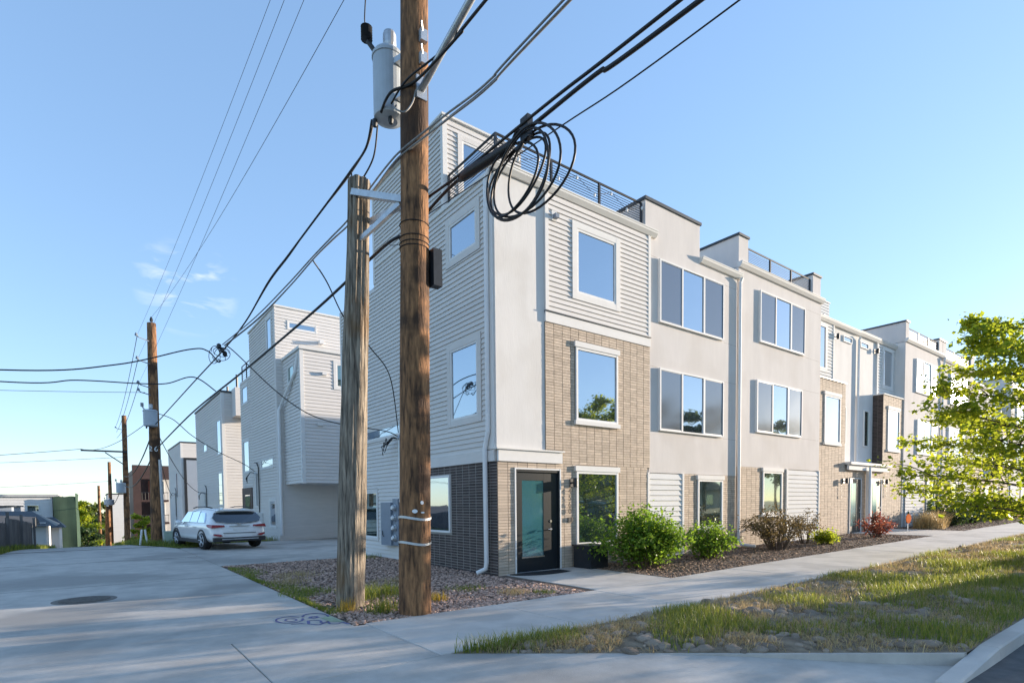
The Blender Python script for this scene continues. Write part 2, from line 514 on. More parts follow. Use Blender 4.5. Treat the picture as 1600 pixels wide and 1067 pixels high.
def window(parent, fr, u0, u1, z0, z1, panes=None, fw=0.055, proud=0.05, trim=0.0, trimtop=0.0, sill=False, glass='glass', tmat='trim', sproud=0.0, base=0.0):
    """panes: list of (fraction0, fraction1, material)"""
    mb = MB(); d0 = base; d1 = base+proud
    fr.box(mb, u0, u0+fw, z0, z1, d0, d1); fr.box(mb, u1-fw, u1, z0, z1, d0, d1)
    fr.box(mb, u0+fw, u1-fw, z0, z0+fw, d0, d1-0.002); fr.box(mb, u0+fw, u1-fw, z1-fw, z1, d0, d1-0.002)
    panes = panes or [(0, 1, glass)]
    a0, a1 = u0+fw, u1-fw
    for k, (p, q, g) in enumerate(panes[:-1]):
        x = a0+(a1-a0)*q
        fr.box(mb, x-0.03, x+0.03, z0+fw, z1-fw, d0, d1-0.004)
    w = mb.build('window', 'vinyl', parent)
    for (p, q, g) in panes:
        m2 = MB()
        ins = 0.03
        ua = a0+(a1-a0)*p+(ins if p > 0 else 0); ub = a0+(a1-a0)*q-(ins if q < 1 else 0)
        dd = d1-0.035 if g != 'screen' else d1-0.02
        fr.box(m2, ua, ub, z0+fw, z1-fw, d0-0.0, max(dd, d0+0.006))
        m2.build('pane' if g != 'screen' else 'insect_screen', g, w)
        if g == 'screen':
            m3 = MB(); t = 0.022
            fr.box(m3, ua, ua+t, z0+fw, z1-fw, d1-0.02, d1-0.008); fr.box(m3, ub-t, ub, z0+fw, z1-fw, d1-0.02, d1-0.008)
            fr.box(m3, ua+t, ub-t, z0+fw, z0+fw+t, d1-0.02, d1-0.01); fr.box(m3, ua+t, ub-t, z1-fw-t, z1-fw, d1-0.02, d1-0.01)
            m3.build('screen_frame', 'box', w)
    if trim:
        m2 = MB(); dt = base+0.042
        fr.box(m2, u0-trim, u0, z0-trim, z1+trim+trimtop, base-0.001, dt); fr.box(m2, u1, u1+trim, z0-trim, z1+trim+trimtop, base-0.001, dt)
        fr.box(m2, u0, u1, z0-trim, z0, base-0.001, dt-0.002); fr.box(m2, u0, u1, z1, z1+trim+trimtop, base-0.001, dt-0.002)
        m2.build('window_trim', tmat, w)
    if sill:
        m2 = MB(); fr.box(m2, u0-0.05, u1+0.05, z0-0.10, z0, base-0.001, d1+0.03); m2.build('sill', tmat, w)
        m2 = MB(); fr.box(m2, u0-0.05, u1+0.05, z1, z1+0.13, base-0.001, d1+0.02); m2.build('lintel', tmat, w)
    return w

def gutter(parent, fr, u0, u1, z, h=0.17, d=0.16):
    mb = MB()
    pr = [(0, 0), (d*0.55, 0), (d, h*0.55), (d, h-0.03), (d+0.012, h-0.03), (d+0.012, h), (0, h)]
    n = len(pr)
    vs = [fr.pt(u0, z+b, a) for a, b in pr]+[fr.pt(u1, z+b, a) for a, b in pr]
    mb.add(vs, [tuple(range(n)), tuple(range(2*n-1, n-1, -1))]+[(i, n+i, n+(i+1) % n, (i+1) % n) for i in range(n)])
    return mb.build('gutter', 'gutter', parent)

def railing(parent, p0, p1, z0, z1, nposts, n=9, skip_first=False):
    p0 = Vector(p0); p1 = Vector(p1)
    r = MB(); r.tube([(p0.x, p0.y, z1), (p1.x, p1.y, z1)], 0.028, 6)
    top = r.build('rail', 'black', parent)
    for i in range(nposts):
        if skip_first and i == 0: continue
        p = p0.lerp(p1, i/(nposts-1))
        m = MB(); m.box(p.x-0.026, p.x+0.026, p.y-0.026, p.y+0.026, z0-0.04, z1-0.004)
        m.build('rail_post', 'black', parent)
    for k in range(n):
        z = z0+0.06+(z1-z0-0.1)*k/n
        m = MB(); m.tube([(p0.x, p0.y, z), (p1.x, p1.y, z)], 0.0085, 5)
        m.build('rail_bar', 'black', parent)

def wall_light(parent, fr, u, z, base=0.03):
    m = MB(); fr.box(m, u-0.06, u+0.06, z-0.10, z+0.10, base, base+0.03)
    fr.box(m, u-0.025, u+0.025, z-0.02, z+0.02, base+0.03, base+0.10)
    w = m.build('wall_light', 'black', parent)
    m2 = MB(); c = fr.pt(u, z-0.11, base+0.14)
    m2.lathe([(0.05, 0), (0.055, 0.01), (0.055, 0.21), (0.05, 0.22)], c, 14)
    m2.build('lamp_shade', 'black', w, smooth=False)

def text_mesh(s, size, ext):
    cu = bpy.data.curves.new('txt', 'FONT')
    cu.body = s; cu.size = size; cu.extrude = ext; cu.align_x = 'CENTER'
    ob = bpy.data.objects.new('txt', cu)
    col.objects.link(ob)
    dg = bpy.context.evaluated_depsgraph_get(); dg.update()
    me = bpy.data.meshes.new_from_object(ob.evaluated_get(dg))
    bpy.data.objects.remove(ob); bpy.data.curves.remove(cu)
    return me

def numbers(parent, s, u, ztop, step, size, y):
    for i, ch in enumerate(s):
        me = text_mesh(ch, size, 0.006)
        me.transform(Matrix.Translation((u, y, ztop-i*step-size*0.7)) @ Matrix.Rotation(math.pi/2, 4, 'X'))
        mkobj('house_number', me, 'black', parent)

def downspout(parent, pts, w=0.045):
    m = MB(); m.tube(pts, w, 8)
    return m.build('downspout', 'spout', parent)
# ------------------------------------------------------------------ ground
def rng_list(*segs):
    out = []
    for a, b, st in segs:
        n = max(1, round((b-a)/st))
        out += [a+(b-a)*i/n for i in range(n)]
    return out+[segs[-1][1]]

sheet('ground', rng_list((-600, -60, 60), (-60, -12, 4), (-12, 12, 1.5), (12, 80, 4), (80, 600, 60)),
      rng_list((-400, -40, 60), (-40, -10, 5), (-10, 10, 2), (10, 30, 1), (30, 120, 5), (120, 700, 60)), 'terrain', -0.19, kind='structure')

def strip(name, ys, xl, xr, mat, dz, zf=None, nx=6, parent=None, **k):
    V = []; F = []
    for y in ys:
        a, b = xl(y), xr(y)
        for i in range(nx+1):
            x = a+(b-a)*i/nx
            V.append((x, y, (zf(x, y) if zf else gz(x, y))+dz))
    n = nx+1
    for j in range(len(ys)-1):
        for i in range(nx):
            F.append((j*n+i, j*n+i+1, (j+1)*n+i+1, (j+1)*n+i))
    return mkobj(name, npmesh(name, V, F), mat, parent, **k)

AL = lambda y: -9.75+max(0, y-15)*0.035
AR = lambda y: -4.42-1.15*(lambda u: u*u*(3-2*u))(min(1, max(0, (y-14)/6.5)))
strip('alley', rng_list((-2.93, 14, 1.5), (14, 30, 0.8), (30, 130, 5)), AL, AR, 'concrete', 0.0, kind='structure')
strip('yard', rng_list((-2.93, 14, 1.5), (14, 30, 0.8), (30, 130, 5)), lambda y: -60, lambda y: AL(y)-0.0, 'terrain', -0.012, nx=12, kind='structure')
strip('verge', rng_list((17.35, 30, 0.8), (30, 130, 5)), AR, lambda y: 14, 'dirt', -0.012, nx=10, kind='structure')
sheet('driveway', rng_list((-4.405, 0, 1), (0, 30, 3)), rng_list((6.55, 17.35, 0.9)), 'concrete', -0.003, zf=lambda x, y: gz(0, y), kind='structure')

ss = lambda t: (lambda u: u*u*(3-2*u))(min(1, max(0, t)))
apz = lambda x, y: -0.13*ss((-6.2-y)/2.25)
diag = lambda y: -4.22+(-4.89-y)*(4.25/3.42)
strip('driveway_apron', rng_list((-8.45, -4.91, 0.25)), lambda y: -15+(y+8.45)*1.2, diag, 'concrete', 0.0, zf=apz, nx=10, kind='structure')
strip('street', rng_list((-17.5, -8.45, 1.5)), lambda y: -120, lambda y: 120, 'asphalt', -0.132, zf=lambda x, y: gz(x, y), nx=60, kind='structure')
strip('far_lawn', rng_list((-60, -17.5, 5)), lambda y: -120, lambda y: 160, 'terrain', -0.01, zf=lambda x, y: gz(x, y), nx=40, kind='structure')

# sidewalk: joint filler with single slabs laid on it
walk = strip('sidewalk', [-4.89, -2.86], lambda y: -9.9, lambda y: 92, 'joint', -0.02, nx=60, kind='structure')
def slab(parent, x0, x1, y0, y1, mat='walk', dz=0.0, name='slab', th=0.1):
    g = 0.004
    m = MB()
    x0 += g; x1 -= g; y0 += g; y1 -= g
    b = 0.008
    zz = [gz(x0, y0)+dz, gz(x1, y0)+dz, gz(x1, y1)+dz, gz(x0, y1)+dz]
    P = [(x0, y0), (x1, y0), (x1, y1), (x0, y1)]
    Q = [(x0+b, y0+b), (x1-b, y0+b), (x1-b, y1-b), (x0+b, y1-b)]
    vs = [(p[0], p[1], z-th) for p, z in zip(P, zz)]+[(p[0], p[1], z-b) for p, z in zip(P, zz)]+[(q[0], q[1], z) for q, z in zip(Q, zz)]
    fs = [(8, 9, 10, 11)]
    for i in range(4):
        j = (i+1) % 4
        fs += [(i, j, 4+j, 4+i), (4+i, 4+j, 8+j, 8+i)]
    m.add(vs, fs)
    return m.build(name, mat, parent)
for x0, x1 in [(-9.9, -5.9), (-5.9, -4.25)]:
    slab(walk, x0, x1, -4.905, -2.925, 'concrete', 0.003)
x = -4.25
while x < 60:
    slab(walk, x, x+2.18, -4.89, -2.86, 'walk', 0.006+random.uniform(-0.004, 0.004)); x += 2.18
slab(walk, x, 92, -4.89, -2.86)
dw = empty('door_path', (1.25, -1.4, 0), 'short pale concrete path from the pavement to the door of the corner townhouse', 'path')
slab(dw, 0.2, 2.35, -2.86, -1.2, 'walk', 0.004); slab(dw, 0.2, 2.35, -1.2, -0.02, 'walk', 0.006)
dw2 = empty('door_path', (20, -1.4, 0.2), 'concrete path from the pavement to the paired doors under the shared canopy', 'path')
slab(dw2, 18.3, 22.0, -2.86, -1.3, 'walk', 0.005); slab(dw2, 18.3, 22.0, -1.3, 0.0, 'walk', 0.007)
for xx in (38.2,):
    slab(dw2, xx, xx+3.6, -2.86, 0.1, 'walk', 0.005)

sheet('gravel_bed', rng_list((-4.42, 0.2, 0.6)), rng_list((-2.86, 6.55, 1.0)), 'bed', -0.01, kind='structure')
sheet('front_bed', rng_list((2.35, 92, 2.0)), [-2.86, -2, -1, 0.3], 'bed', -0.012, kind='structure')

def pkz(x, y):
    e = ss((y+8.29)/0.5)*ss((-4.88-y)/0.5)*ss((x-diag(y))/0.5)
    return gz(x, y)+e*(0.03+0.05*mnoise.noise((x*1.1, y*1.1, 0.3)))-0.006
pk = strip('parkway_strip', rng_list((-8.29, -4.89, 0.17)), diag, lambda y: 92, 'dirt', 0.0, zf=pkz, nx=420, kind='structure')

# kerb in single stones
kb = bpy.data.objects.new('kerb', None); col.objects.link(kb); kb['kind'] = 'structure'
def kerbstone(x0, x1, d0, d1):
    m = MB(); g = 0.004
    x0 += g; x1 -= g
    pts = [(-8.29, 0.0), (-8.44, 0.0), (-8.46, -0.015), (-8.475, -0.15), (-8.29, -0.15)]
    n = len(pts)
    vs = [(x0, a, gz(x0, a)+(b+d0 if b > -0.1 else b-0.02)) for a, b in pts]+[(x1, a, gz(x1, a)+(b+d1 if b > -0.1 else b-0.02)) for a, b in pts]
    m.add(vs, [tuple(range(n-1, -1, -1)), tuple(range(n, 2*n))]+[(i, (i+1) % n, n+(i+1) % n, n+i) for i in range(n)])
    m.build('kerb_stone', 'walk', kb)
kerbstone(-0.9, 0.55, -0.105, 0.0)
x = 0.55
while x < 90:
    kerbstone(x, x+3.0, 0, 0); x += 3.0
# low flank where the apron drops below the parkway
fl = MB()
pr = None
ys = rng_list((-8.29, -4.89, 0.2))
for a, b in zip(ys[:-1], ys[1:]):
    xa, xb = diag(a), diag(b)
    fl.add([(xa, a, apz(xa, a)-0.03), (xb, b, apz(xb, b)-0.03), (xb, b, 0.0), (xa, a, 0.0),
            (xa+0.07, a, apz(xa, a)-0.03), (xb+0.07, b, apz(xb, b)-0.03), (xb+0.07, b, 0.0), (xa+0.07, a, 0.0)],
           [(0, 3, 2, 1), (3, 7, 6, 2), (4, 5, 6, 7)])
fl.build('apron_edge', 'concrete', None, kind='structure')

al = bpy.data.objects['alley']
for yj in (4.1, 10.2, 16.4):
    m = MB(); m.box(-9.7, -4.45, yj-0.006, yj+0.006, -0.01, 0.0022); m.build('control_joint', 'joint', al)
def crack(x0, y0, x1, y1, seed, z=0.0024, n=26):
    m = MB(); q = []
    for i in range(n+1):
        t = i/n; x = x0+(x1-x0)*t; y = y0+(y1-y0)*t
        k = 0.16*mnoise.noise((t*5, seed, 0))+0.05*mnoise.noise((t*19, seed, 3))
        q.append((x+k*(y1-y0)/3, y+k*(x1-x0)/3))
    flatline(m, q, 0.011, z); m.build('crack', 'joint', al)
def flatline(mb, pts, w, z):
    pts = [Vector((p[0], p[1], 0)) for p in pts]
    L = []; R = []
    for i, p in enumerate(pts):
        t = (pts[min(i+1, len(pts)-1)]-pts[max(0, i-1)]); t.normalize()
        n = Vector((-t.y, t.x, 0)); ww = w*(0.7+0.5*math.sin(i*0.7)**2)
        L.append(p+n*ww/2); R.append(p-n*ww/2)
    k = len(pts)
    mb.add([(p.x, p.y, z) for p in L+R], [(i, k+i, k+i+1, i+1) for i in range(k-1)])
# manhole cover in the alley
mh = empty('manhole_cover', (-7.27, 2.1, 0), 'round cast iron manhole cover set in the alley concrete', 'manhole cover')
m = MB(); m.lathe([(0.46, -0.02), (0.46, 0.006), (0.40, 0.007)], (-7.27, 2.1, 0), 32); m.build('rim', 'iron', mh)
m = MB(); m.lathe([(0.385, -0.02), (0.385, 0.009)], (-7.27, 2.1, 0), 32); lid = m.build('lid', 'iron', mh)
for i in range(-5, 6):
    w = math.sqrt(max(0.01, 0.36**2-(i*0.065)**2))
    m = MB(); m.box(-7.27-w, -7.27+w, 2.1+i*0.065-0.018, 2.1+i*0.065+0.018, 0.0085, 0.017); m.build('tread_bar', 'iron', lid)

# utility spray marks on the concrete
def flatline(mb, pts, w, z):
    pts = [Vector((p[0], p[1], 0)) for p in pts]
    L = []; R = []
    for i, p in enumerate(pts):
        t = (pts[min(i+1, len(pts)-1)]-pts[max(0, i-1)]); t.normalize()
        n = Vector((-t.y, t.x, 0)); ww = w*(0.7+0.5*math.sin(i*0.7)**2)
        L.append(p+n*ww/2); R.append(p-n*ww/2)
    k = len(pts)
    mb.add([(p.x, p.y, z) for p in L+R], [(i, k+i, k+i+1, i+1) for i in range(k-1)])
gm = MB()
# (u along X, v along Y) loops: an eye shape, an arc and a squiggle
def loop(cx, cy, rx, ry, a0, a1, n=22): return [(cx+rx*math.cos(a0+(a1-a0)*i/n), cy+ry*math.sin(a0+(a1-a0)*i/n)) for i in range(n+1)]
z9 = 0.0042
flatline(gm, loop(-4.98, -1.95, 0.17, 0.24, 0.4, 6.2), 0.035, z9)
flatline(gm, loop(-4.97, -1.98, 0.07, 0.11, 0, 6.2), 0.03, z9)
flatline(gm, loop(-4.62, -1.95, 0.16, 0.26, -0.6, 2.9), 0.035, z9)
flatline(gm, loop(-4.66, -2.0, 0.05, 0.06, 0, 6.2), 0.05, z9)
flatline(gm, [(-5.05, -2.28), (-4.93, -2.3), (-4.86, -2.42), (-4.8, -2.2), (-4.72, -2.18), (-4.66, -2.3), (-4.7, -2.44)], 0.04, z9)
flatline(gm, [(-4.84, -2.44), (-4.76, -2.55), (-4.66, -2.46), (-4.6, -2.4), (-4.63, -2.58), (-4.54, -2.66), (-4.46, -2.58), (-4.44, -2.72), (-4.43, -2.76)], 0.04, z9)
gp = gm.build('paint_marking', 'paintblue', None, label='dark blue sprayed squiggle marking on the alley concrete by the stub pole', cat='marking')
gm = MB(); gm.add([(-4.6, -2.1, z9-0.0007), (-4.44, -2.05, z9-0.0007), (-4.43, -2.6, z9-0.0007), (-4.58, -2.45, z9-0.0007)], [(0, 3, 2, 1)])
gm.build('paint_marking', 'paintgreen', None, label='faded pale green paint patch beside the blue squiggle', cat='marking')

# ------------------------------------------------------------------ corner townhouse
FRONT = Fr('y', 0.0, -1)
SIDE = Fr('x', 0.0, -1)
A = empty('townhouse', (0, 0, 0), 'corner townhouse with grey siding flank, dark brick base and tan brick around its black door', 'house', 'row of joined townhouses')
m = MB()
m.box(0.0, 9.5, 0.0, 6.25, -0.4, 8.75); m.box(0.003, 9.5, 6.25, 9.1, -0.4, 8.2)
m.build('wall', 'siding', A)
m = MB(); m.box(0.01, 2.4, 2.06, 6.24, 8.75, 11.0); m.build('stair_tower', 'siding', A)
# front: stucco strip
m = MB(); FRONT.box(m, 0.0, 1.40, 2.80, 8.74, 0.0, 0.035); m.build('stucco_panel', 'stucco', A)
m = MB(); FRONT.box(m, 5.16, 9.48, 2.41, 8.75, 0.0, 0.03)
st2 = m.build('stucco_panel', 'stucco2', A)
for z in (3.55, 5.32, 6.52, 8.28):
    for a, b in ((5.18, 5.5), (8.72, 9.46)):
        m = MB(); FRONT.box(m, a, b, z-0.003, z+0.003, 0.02, 0.0305); m.build('control_joint', 'mortar_t', st2)
# third-floor siding panel
siding(A, FRONT, 1.50, 5.06, 6.06, 8.72, [(2.24, 3.93, 6.49, 8.34)], 0.118, 'siding', True, 0.06)
m = MB(); FRONT.box(m, 1.40, 5.16, 6.0, 8.74, 0.0, 0.06); m.build('panel_backing', 'siding', A)
m = MB(); FRONT.box(m, 1.40, 1.50, 6.06, 8.74, 0.06, 0.09); m.build('corner_board', 'trim', A)
m = MB(); FRONT.box(m, 5.06, 5.16, 6.06, 8.74, 0.06, 0.09); m.build('corner_board', 'trim', A)
m = MB(); FRONT.box(m, 1.40, 5.16, 5.80, 6.03, 0.0, 0.085); m.build('fascia_board', 'trim', A)
m = MB(); FRONT.box(m, 1.40, 5.16, 6.033, 6.058, 0.0, 0.11); m.build('flashing', 'cap', A)
window(A, FRONT, 2.40, 3.77, 6.65, 8.18, proud=0.03, trim=0.155, base=0.062)
m = MB(); FRONT.box(m, 1.60, 1.76, 8.13, 8.36, 0.08, 0.10); v = m.build('vent_plate', 'siding_w', A)
m = MB(); FRONT.box(m, 1.63, 1.74, 8.18, 8.27, 0.10, 0.20); m.build('vent_hood', 'box', v)
# tan brick
HOLES = [(2.36, 3.85, 0.48, 2.5), (2.33, 3.87, 3.50, 5.5), (0.46, 1.85, -0.1, 2.40)]
m = MB(); FRONT.box(m, 1.40, 5.16, 2.53, 5.80, 0.0, 0.05); FRONT.box(m, 1.85, 5.06, -0.3, 2.53, 0.0, 0.05)
FRONT.box(m, 0.0, 0.46, -0.3, 2.53, 0.0, 0.05); FRONT.box(m, 0.46, 1.85, 2.40, 2.53, 0.0, 0.05)
m.build('mortar_bed', 'mortar_t', A)
bricks(A, FRONT, 1.40, 5.16, 2.53, 5.80, HOLES+[(1.4, 1.90, 2.5, 2.84)], 'brick', store=BRICKS, d0=0.05)
bricks(A, FRONT, 0.0, 5.06, -0.02, 2.53, HOLES, 'brick', store=BRICKS, d0=0.05)
window(A, FRONT, 2.36, 3.85, 3.60, 5.37, fw=0.06, proud=0.045, sill=True, base=0.052)
wg = window(A, FRONT, 2.36, 3.85, 0.55, 2.37, fw=0.06, proud=0.045, sill=True, base=0.052, panes=[(0, 1, 'glassdk')])
m = MB(); m.lathe([(0.06, 0), (0.06, 0.003)], (2.53, -0.075, 0.72), 16, 'y'); m.build('sticker', 'frost', wg)
# canopy board over the door
m = MB(); FRONT.box(m, 0.003, 1.89, 2.53, 2.785, 0.036, 0.10); m.build('canopy_board', 'trim', A)
m = MB(); FRONT.box(m, -0.06, 1.93, 2.79, 2.825, 0.0, 0.14); m.build('canopy_cap', 'gutter', A)
# door, recessed in a black frame
m = MB()
FRONT.box(m, 0.46, 0.495, 0.0, 2.40, 0.0, 0.085); FRONT.box(m, 1.815, 1.85, 0.0, 2.40, 0.0, 0.085); FRONT.box(m, 0.495, 1.815, 2.365, 2.40, 0.0, 0.082)
m.build('door_casing', 'vinyl', A)
m = MB(); FRONT.box(m, 0.495, 0.54, 0.02, 2.365, 0.0, 0.07); FRONT.box(m, 1.77, 1.815, 0.02, 2.365, 0.0, 0.07); FRONT.box(m, 0.54, 1.77, 2.31, 2.365, 0.0, 0.068)
m.build('door_frame', 'door', A)
m = MB(); FRONT.box(m, 0.52, 1.79, 0.02, 2.33, 0.0, 0.012); d = m.build('door', 'door', A)
m = MB()
FRONT.box(m, 0.545, 0.70, 0.06, 2.30, 0.012, 0.03); FRONT.box(m, 1.34, 1.77, 0.06, 2.30, 0.012, 0.03)
FRONT.box(m, 0.70, 1.34, 2.12, 2.30, 0.012, 0.029); FRONT.box(m, 0.70, 1.34, 0.06, 0.36, 0.012, 0.029); m.build('door_stile', 'door', d)
m = MB(); FRONT.box(m, 0.70, 1.34, 0.36, 2.12, 0.012, 0.02); m.build('door_glass', 'frost', d)
m = MB(); FRONT.box(m, 0.68, 1.36, 0.34, 0.37, 0.029, 0.034); m.build('glass_bead', 'steel', d)
m = MB(); m.lathe([(0.03, 0), (0.03, -0.012)], (1.56, -0.03, 1.17), 14, 'y'); m.lathe([(0.028, 0), (0.028, -0.012)], (1.56, -0.03, 0.98), 14, 'y')
m.tube([(1.56, -0.045, 0.98), (1.56, -0.075, 0.98), (1.44, -0.08, 0.98)], 0.011, 8); m.build('handle', 'steel', d)
m = MB(); FRONT.box(m, 0.52, 1.79, -0.02, 0.02, 0.0, 0.14); m.build('threshold', 'galv', A)
wall_light(A, FRONT, 2.20, 2.08, 0.072)
numbers(A, '4560', 2.12, 1.95, 0.16, 0.20, -0.10)
m = MB(); FRONT.box(m, 2.07, 2.15, 1.14, 1.24, 0.072, 0.10); FRONT.box(m, 2.17, 2.23, 1.13, 1.25, 0.072, 0.095); m.build('door_bell', 'black', A)
# ground floor right of the brick: louvred siding and brick with window
siding(A, FRONT, 5.14, 6.62, 0.0, 2.38, (), 0.15, 'siding_w', True, 0.03)
m = MB(); FRONT.box(m, 5.06, 5.14, -0.1, 2.41, 0.0, 0.07); m.build('corner_board', 'trim', A)
m = MB(); FRONT.box(m, 6.62, 6.70, -0.1, 2.41, 0.0, 0.07); m.build('corner_board', 'trim', A)
m = MB(); FRONT.box(m, 6.70, 9.48, -0.3, 2.41, 0.0, 0.02); m.build('mortar_bed', 'mortar_t', A)
bricks(A, FRONT, 6.70, 9.48, -0.02, 2.41, [(7.36, 8.73, 0.7, 2.4)], 'brick', store=BRICKS, d0=0.02)
window(A, FRONT, 7.39, 8.70, 0.80, 2.26, fw=0.06, proud=0.05, sill=True, base=0.022, panes=[(0, 1, 'glassdk')])
P3 = [(0, 0.325, 'screen'), (0.325, 0.675, 'glass'), (0.675, 1, 'screen')]
window(A, FRONT, 5.54, 8.63, 6.55, 8.26, P3, 0.042, 0.075, base=0.03)
window(A, FRONT, 5.54, 8.65, 3.58, 5.30, P3, 0.042, 0.075, base=0.03)
gutter(A, FRONT, -0.12, 5.38, 8.75); gutter(A, FRONT, 7.45, 9.62, 8.62)
# parapet, deck railing
m = MB(); m.box(5.0, 7.46, -0.03, 3.2, 8.75, 9.70); m.build('parapet', 'stucco2', A)
m = MB(); m.box(4.96, 7.50, -0.07, 3.24, 9.70, 9.78); m.build('parapet_cap', 'cap', A)
railing(A, (0.12, 0.06, 0), (4.93, 0.06, 0), 8.95, 9.60, 4, 9)
railing(A, (0.12, 0.06, 0), (0.12, 2.02, 0), 8.95, 9.60, 2, 9, True)
# flank
holes = [(0.63-0.16, 1.80+0.16, 7.43-0.16, 8.25+0.16), (0.64-0.16, 1.82+0.16, 3.61-0.16, 5.30+0.16), (4.63-0.09, 7.0+0.09, 3.6-0.09, 3.91+0.09)]
siding(A, SIDE, 0.30, 6.25, 2.78, 8.72, holes, 0.1145, 'siding', True)
siding(A, SIDE, 6.25, 9.02, 2.78, 8.16, [(4.5, 7.1, 3.5, 4.0)], 0.1145, 'siding', True)
siding(A, SIDE, 3.42, 9.02, 0.0, 2.78, [(6.22, 7.4, 0.47, 2.10)], 0.1145, 'siding', True)
m = MB(); SIDE.box(m, 0.0, 0.30, 2.80, 8.75, 0.0, 0.035); m.build('corner_board', 'trim', A)
m = MB(); SIDE.box(m, 9.02, 9.12, 0.0, 8.2, 0.0, 0.035); m.build('corner_board', 'trim', A)
m = MB(); SIDE.box(m, 0.0, 3.42, 2.53, 2.775, 0.0, 0.05); m.build('fascia_board', 'siding', A)
m = MB(); SIDE.box(m, 3.36, 3.42, -0.1, 2.53, 0.0, 0.06); m.build('corner_board', 'trim', A)
m = MB(); SIDE.box(m, -0.049, 3.36, -0.3, 2.53, 0.0, 0.012); m.build('mortar_bed', 'mortar_l', A)
bricks(A, SIDE, -0.072, 3.36, -0.02, 2.53, [(1.88, 3.05, 0.84, 2.35)], 'brickd', store=BRICKS, d0=0.012, g=0.011, dep=0.004, gu=0.019)
window(A, SIDE, 0.63, 1.80, 7.43, 8.25, trim=0.15, proud=0.032, fw=0.05, tmat='siding')
window(A, SIDE, 0.64, 1.82, 3.61, 5.30, trim=0.15, proud=0.032, fw=0.05, tmat='siding')
window(A, SIDE, 1.90, 3.03, 0.88, 2.31, proud=0.05, fw=0.05, base=0.013)
window(A, SIDE, 4.63, 7.0, 3.60, 3.91, trim=0.08, proud=0.03, fw=0.04, tmat='siding')
window(A, SIDE, 6.31, 7.30, 0.56, 2.0, trim=0.08, proud=0.03, fw=0.05, tmat='siding', panes=[(0, 1, 'glassdk')])
# stair tower cladding
siding(A, Fr('x', 0.01, -1), 2.14, 6.15, 8.78, 10.95, (), 0.1145, 'siding', True)
siding(A, Fr('y', 2.06, -1), 0.10, 2.40, 8.78, 10.95, [(0.40, 1.4, 8.7, 10.72)], 0.1145, 'siding', True)
m = MB(); m.box(-0.03, 0.10, 2.03, 2.14, 8.76, 11.0); m.build('corner_board', 'trim', A)
m = MB(); m.box(-0.03, 0.01, 6.15, 6.26, 8.3, 11.0); m.build('corner_board', 'trim', A)
m = MB(); m.box(-0.06, 2.46, 2.0, 6.30, 11.0, 11.05); m.build('roof_edge', 'gutter', A)
window(A, Fr('y', 2.06, -1), 0.52, 1.3, 8.85, 10.6, trim=0.12, proud=0.03, fw=0.05, tmat='siding')
# roof edge and corner downspout
m = MB(); m.box(-0.045, 0.0, 0.0, 6.2, 8.72, 8.80); m.build('roof_edge', 'gutter', A)
downspout(A, [(-0.05, 0.06, 8.78), (-0.085, 0.16, 8.62), (-0.085, 0.17, 3.18), (-0.095, 0.25, 2.92), (-0.105, 0.27, 2.82), (-0.105, 0.25, 0.28), (-0.12, 0.27, 0.14), (-0.27, 0.40, 0.04)], 0.052)
downspout(A, [(9.53, -0.16, 8.64), (9.53, -0.10, 8.5), (9.53, -0.10, 0.35), (9.53, -0.2, 0.2), (9.7, -0.6, 0.16)], 0.05)
# string lights and a service mast
pts = [(0.12+4.8*i/40, 0.02, 9.5-0.22*abs(math.sin(i*math.pi/10))) for i in range(41)]
m = MB(); m.tube(pts, 0.006, 4); slt = m.build('light_string', 'black', A)
for i in range(5, 41, 5):
    p = pts[min(i, 40)]; m = MB(); m.lathe([(0.012, 0), (0.028, -0.03), (0.03, -0.06), (0.012, -0.09)], p, 8); m.build('bulb', 'white', slt)
m = MB(); m.tube([(-0.10, 4.55, 1.66), (-0.10, 4.55, 3.42)], 0.032, 10); m.lathe([(0.05, 0), (0.07, 0.05), (0.02, 0.14)], (-0.10, 4.55, 3.42), 10)
mast = m.build('service_mast', 'galv', A)
for i in range(5):
    a = random.uniform(-0.5, 0.5)
    m = MB(); m.tube([(-0.12, 4.56, 3.44), (-0.2, 4.75+a*0.2, 3.5), (-0.3, 5.0+a*0.3, 3.3), (-0.32, 5.1+a*0.4, 3.08+0.1*i), (-0.28, 5.2+0.2*a, 3.02+0.08*i)], 0.013, 5)
    m.build('service_lead', 'cable', mast)

# meter stack on the flank
mt = empty('meter_panel', (-0.15, 5.2, 0.4), 'grey electric meter panel with four round meters on the siding flank', 'meter')
m = MB(); m.box(-0.20, -0.022, 4.98, 5.66, 0.40, 1.66); m.build('cabinet', 'box', mt)
m = MB(); m.box(-0.14, -0.022, 4.62, 4.97, 0.42, 1.76); m.build('meter_bank', 'box', mt)
for i in range(4):
    z = 1.50-i*0.29
    m = MB(); m.lathe([(0.10, 0), (0.10, -0.03), (0.085, -0.035), (0.08, -0.09), (0.05, -0.11)], (-0.14, 4.80, z), 16, 'x'); mm = m.build('meter', 'galv', mt)
    m = MB(); m.lathe([(0.055, 0), (0.05, -0.012)], (-0.25, 4.80, z), 14, 'x'); m.build('dial', 'white', mm)
m = MB(); m.tube([(-0.205, 5.56, 0.82), (-0.23, 5.5, 0.70), (-0.22, 5.44, 0.66)], 0.012, 6); m.build('handle', 'black', mt)

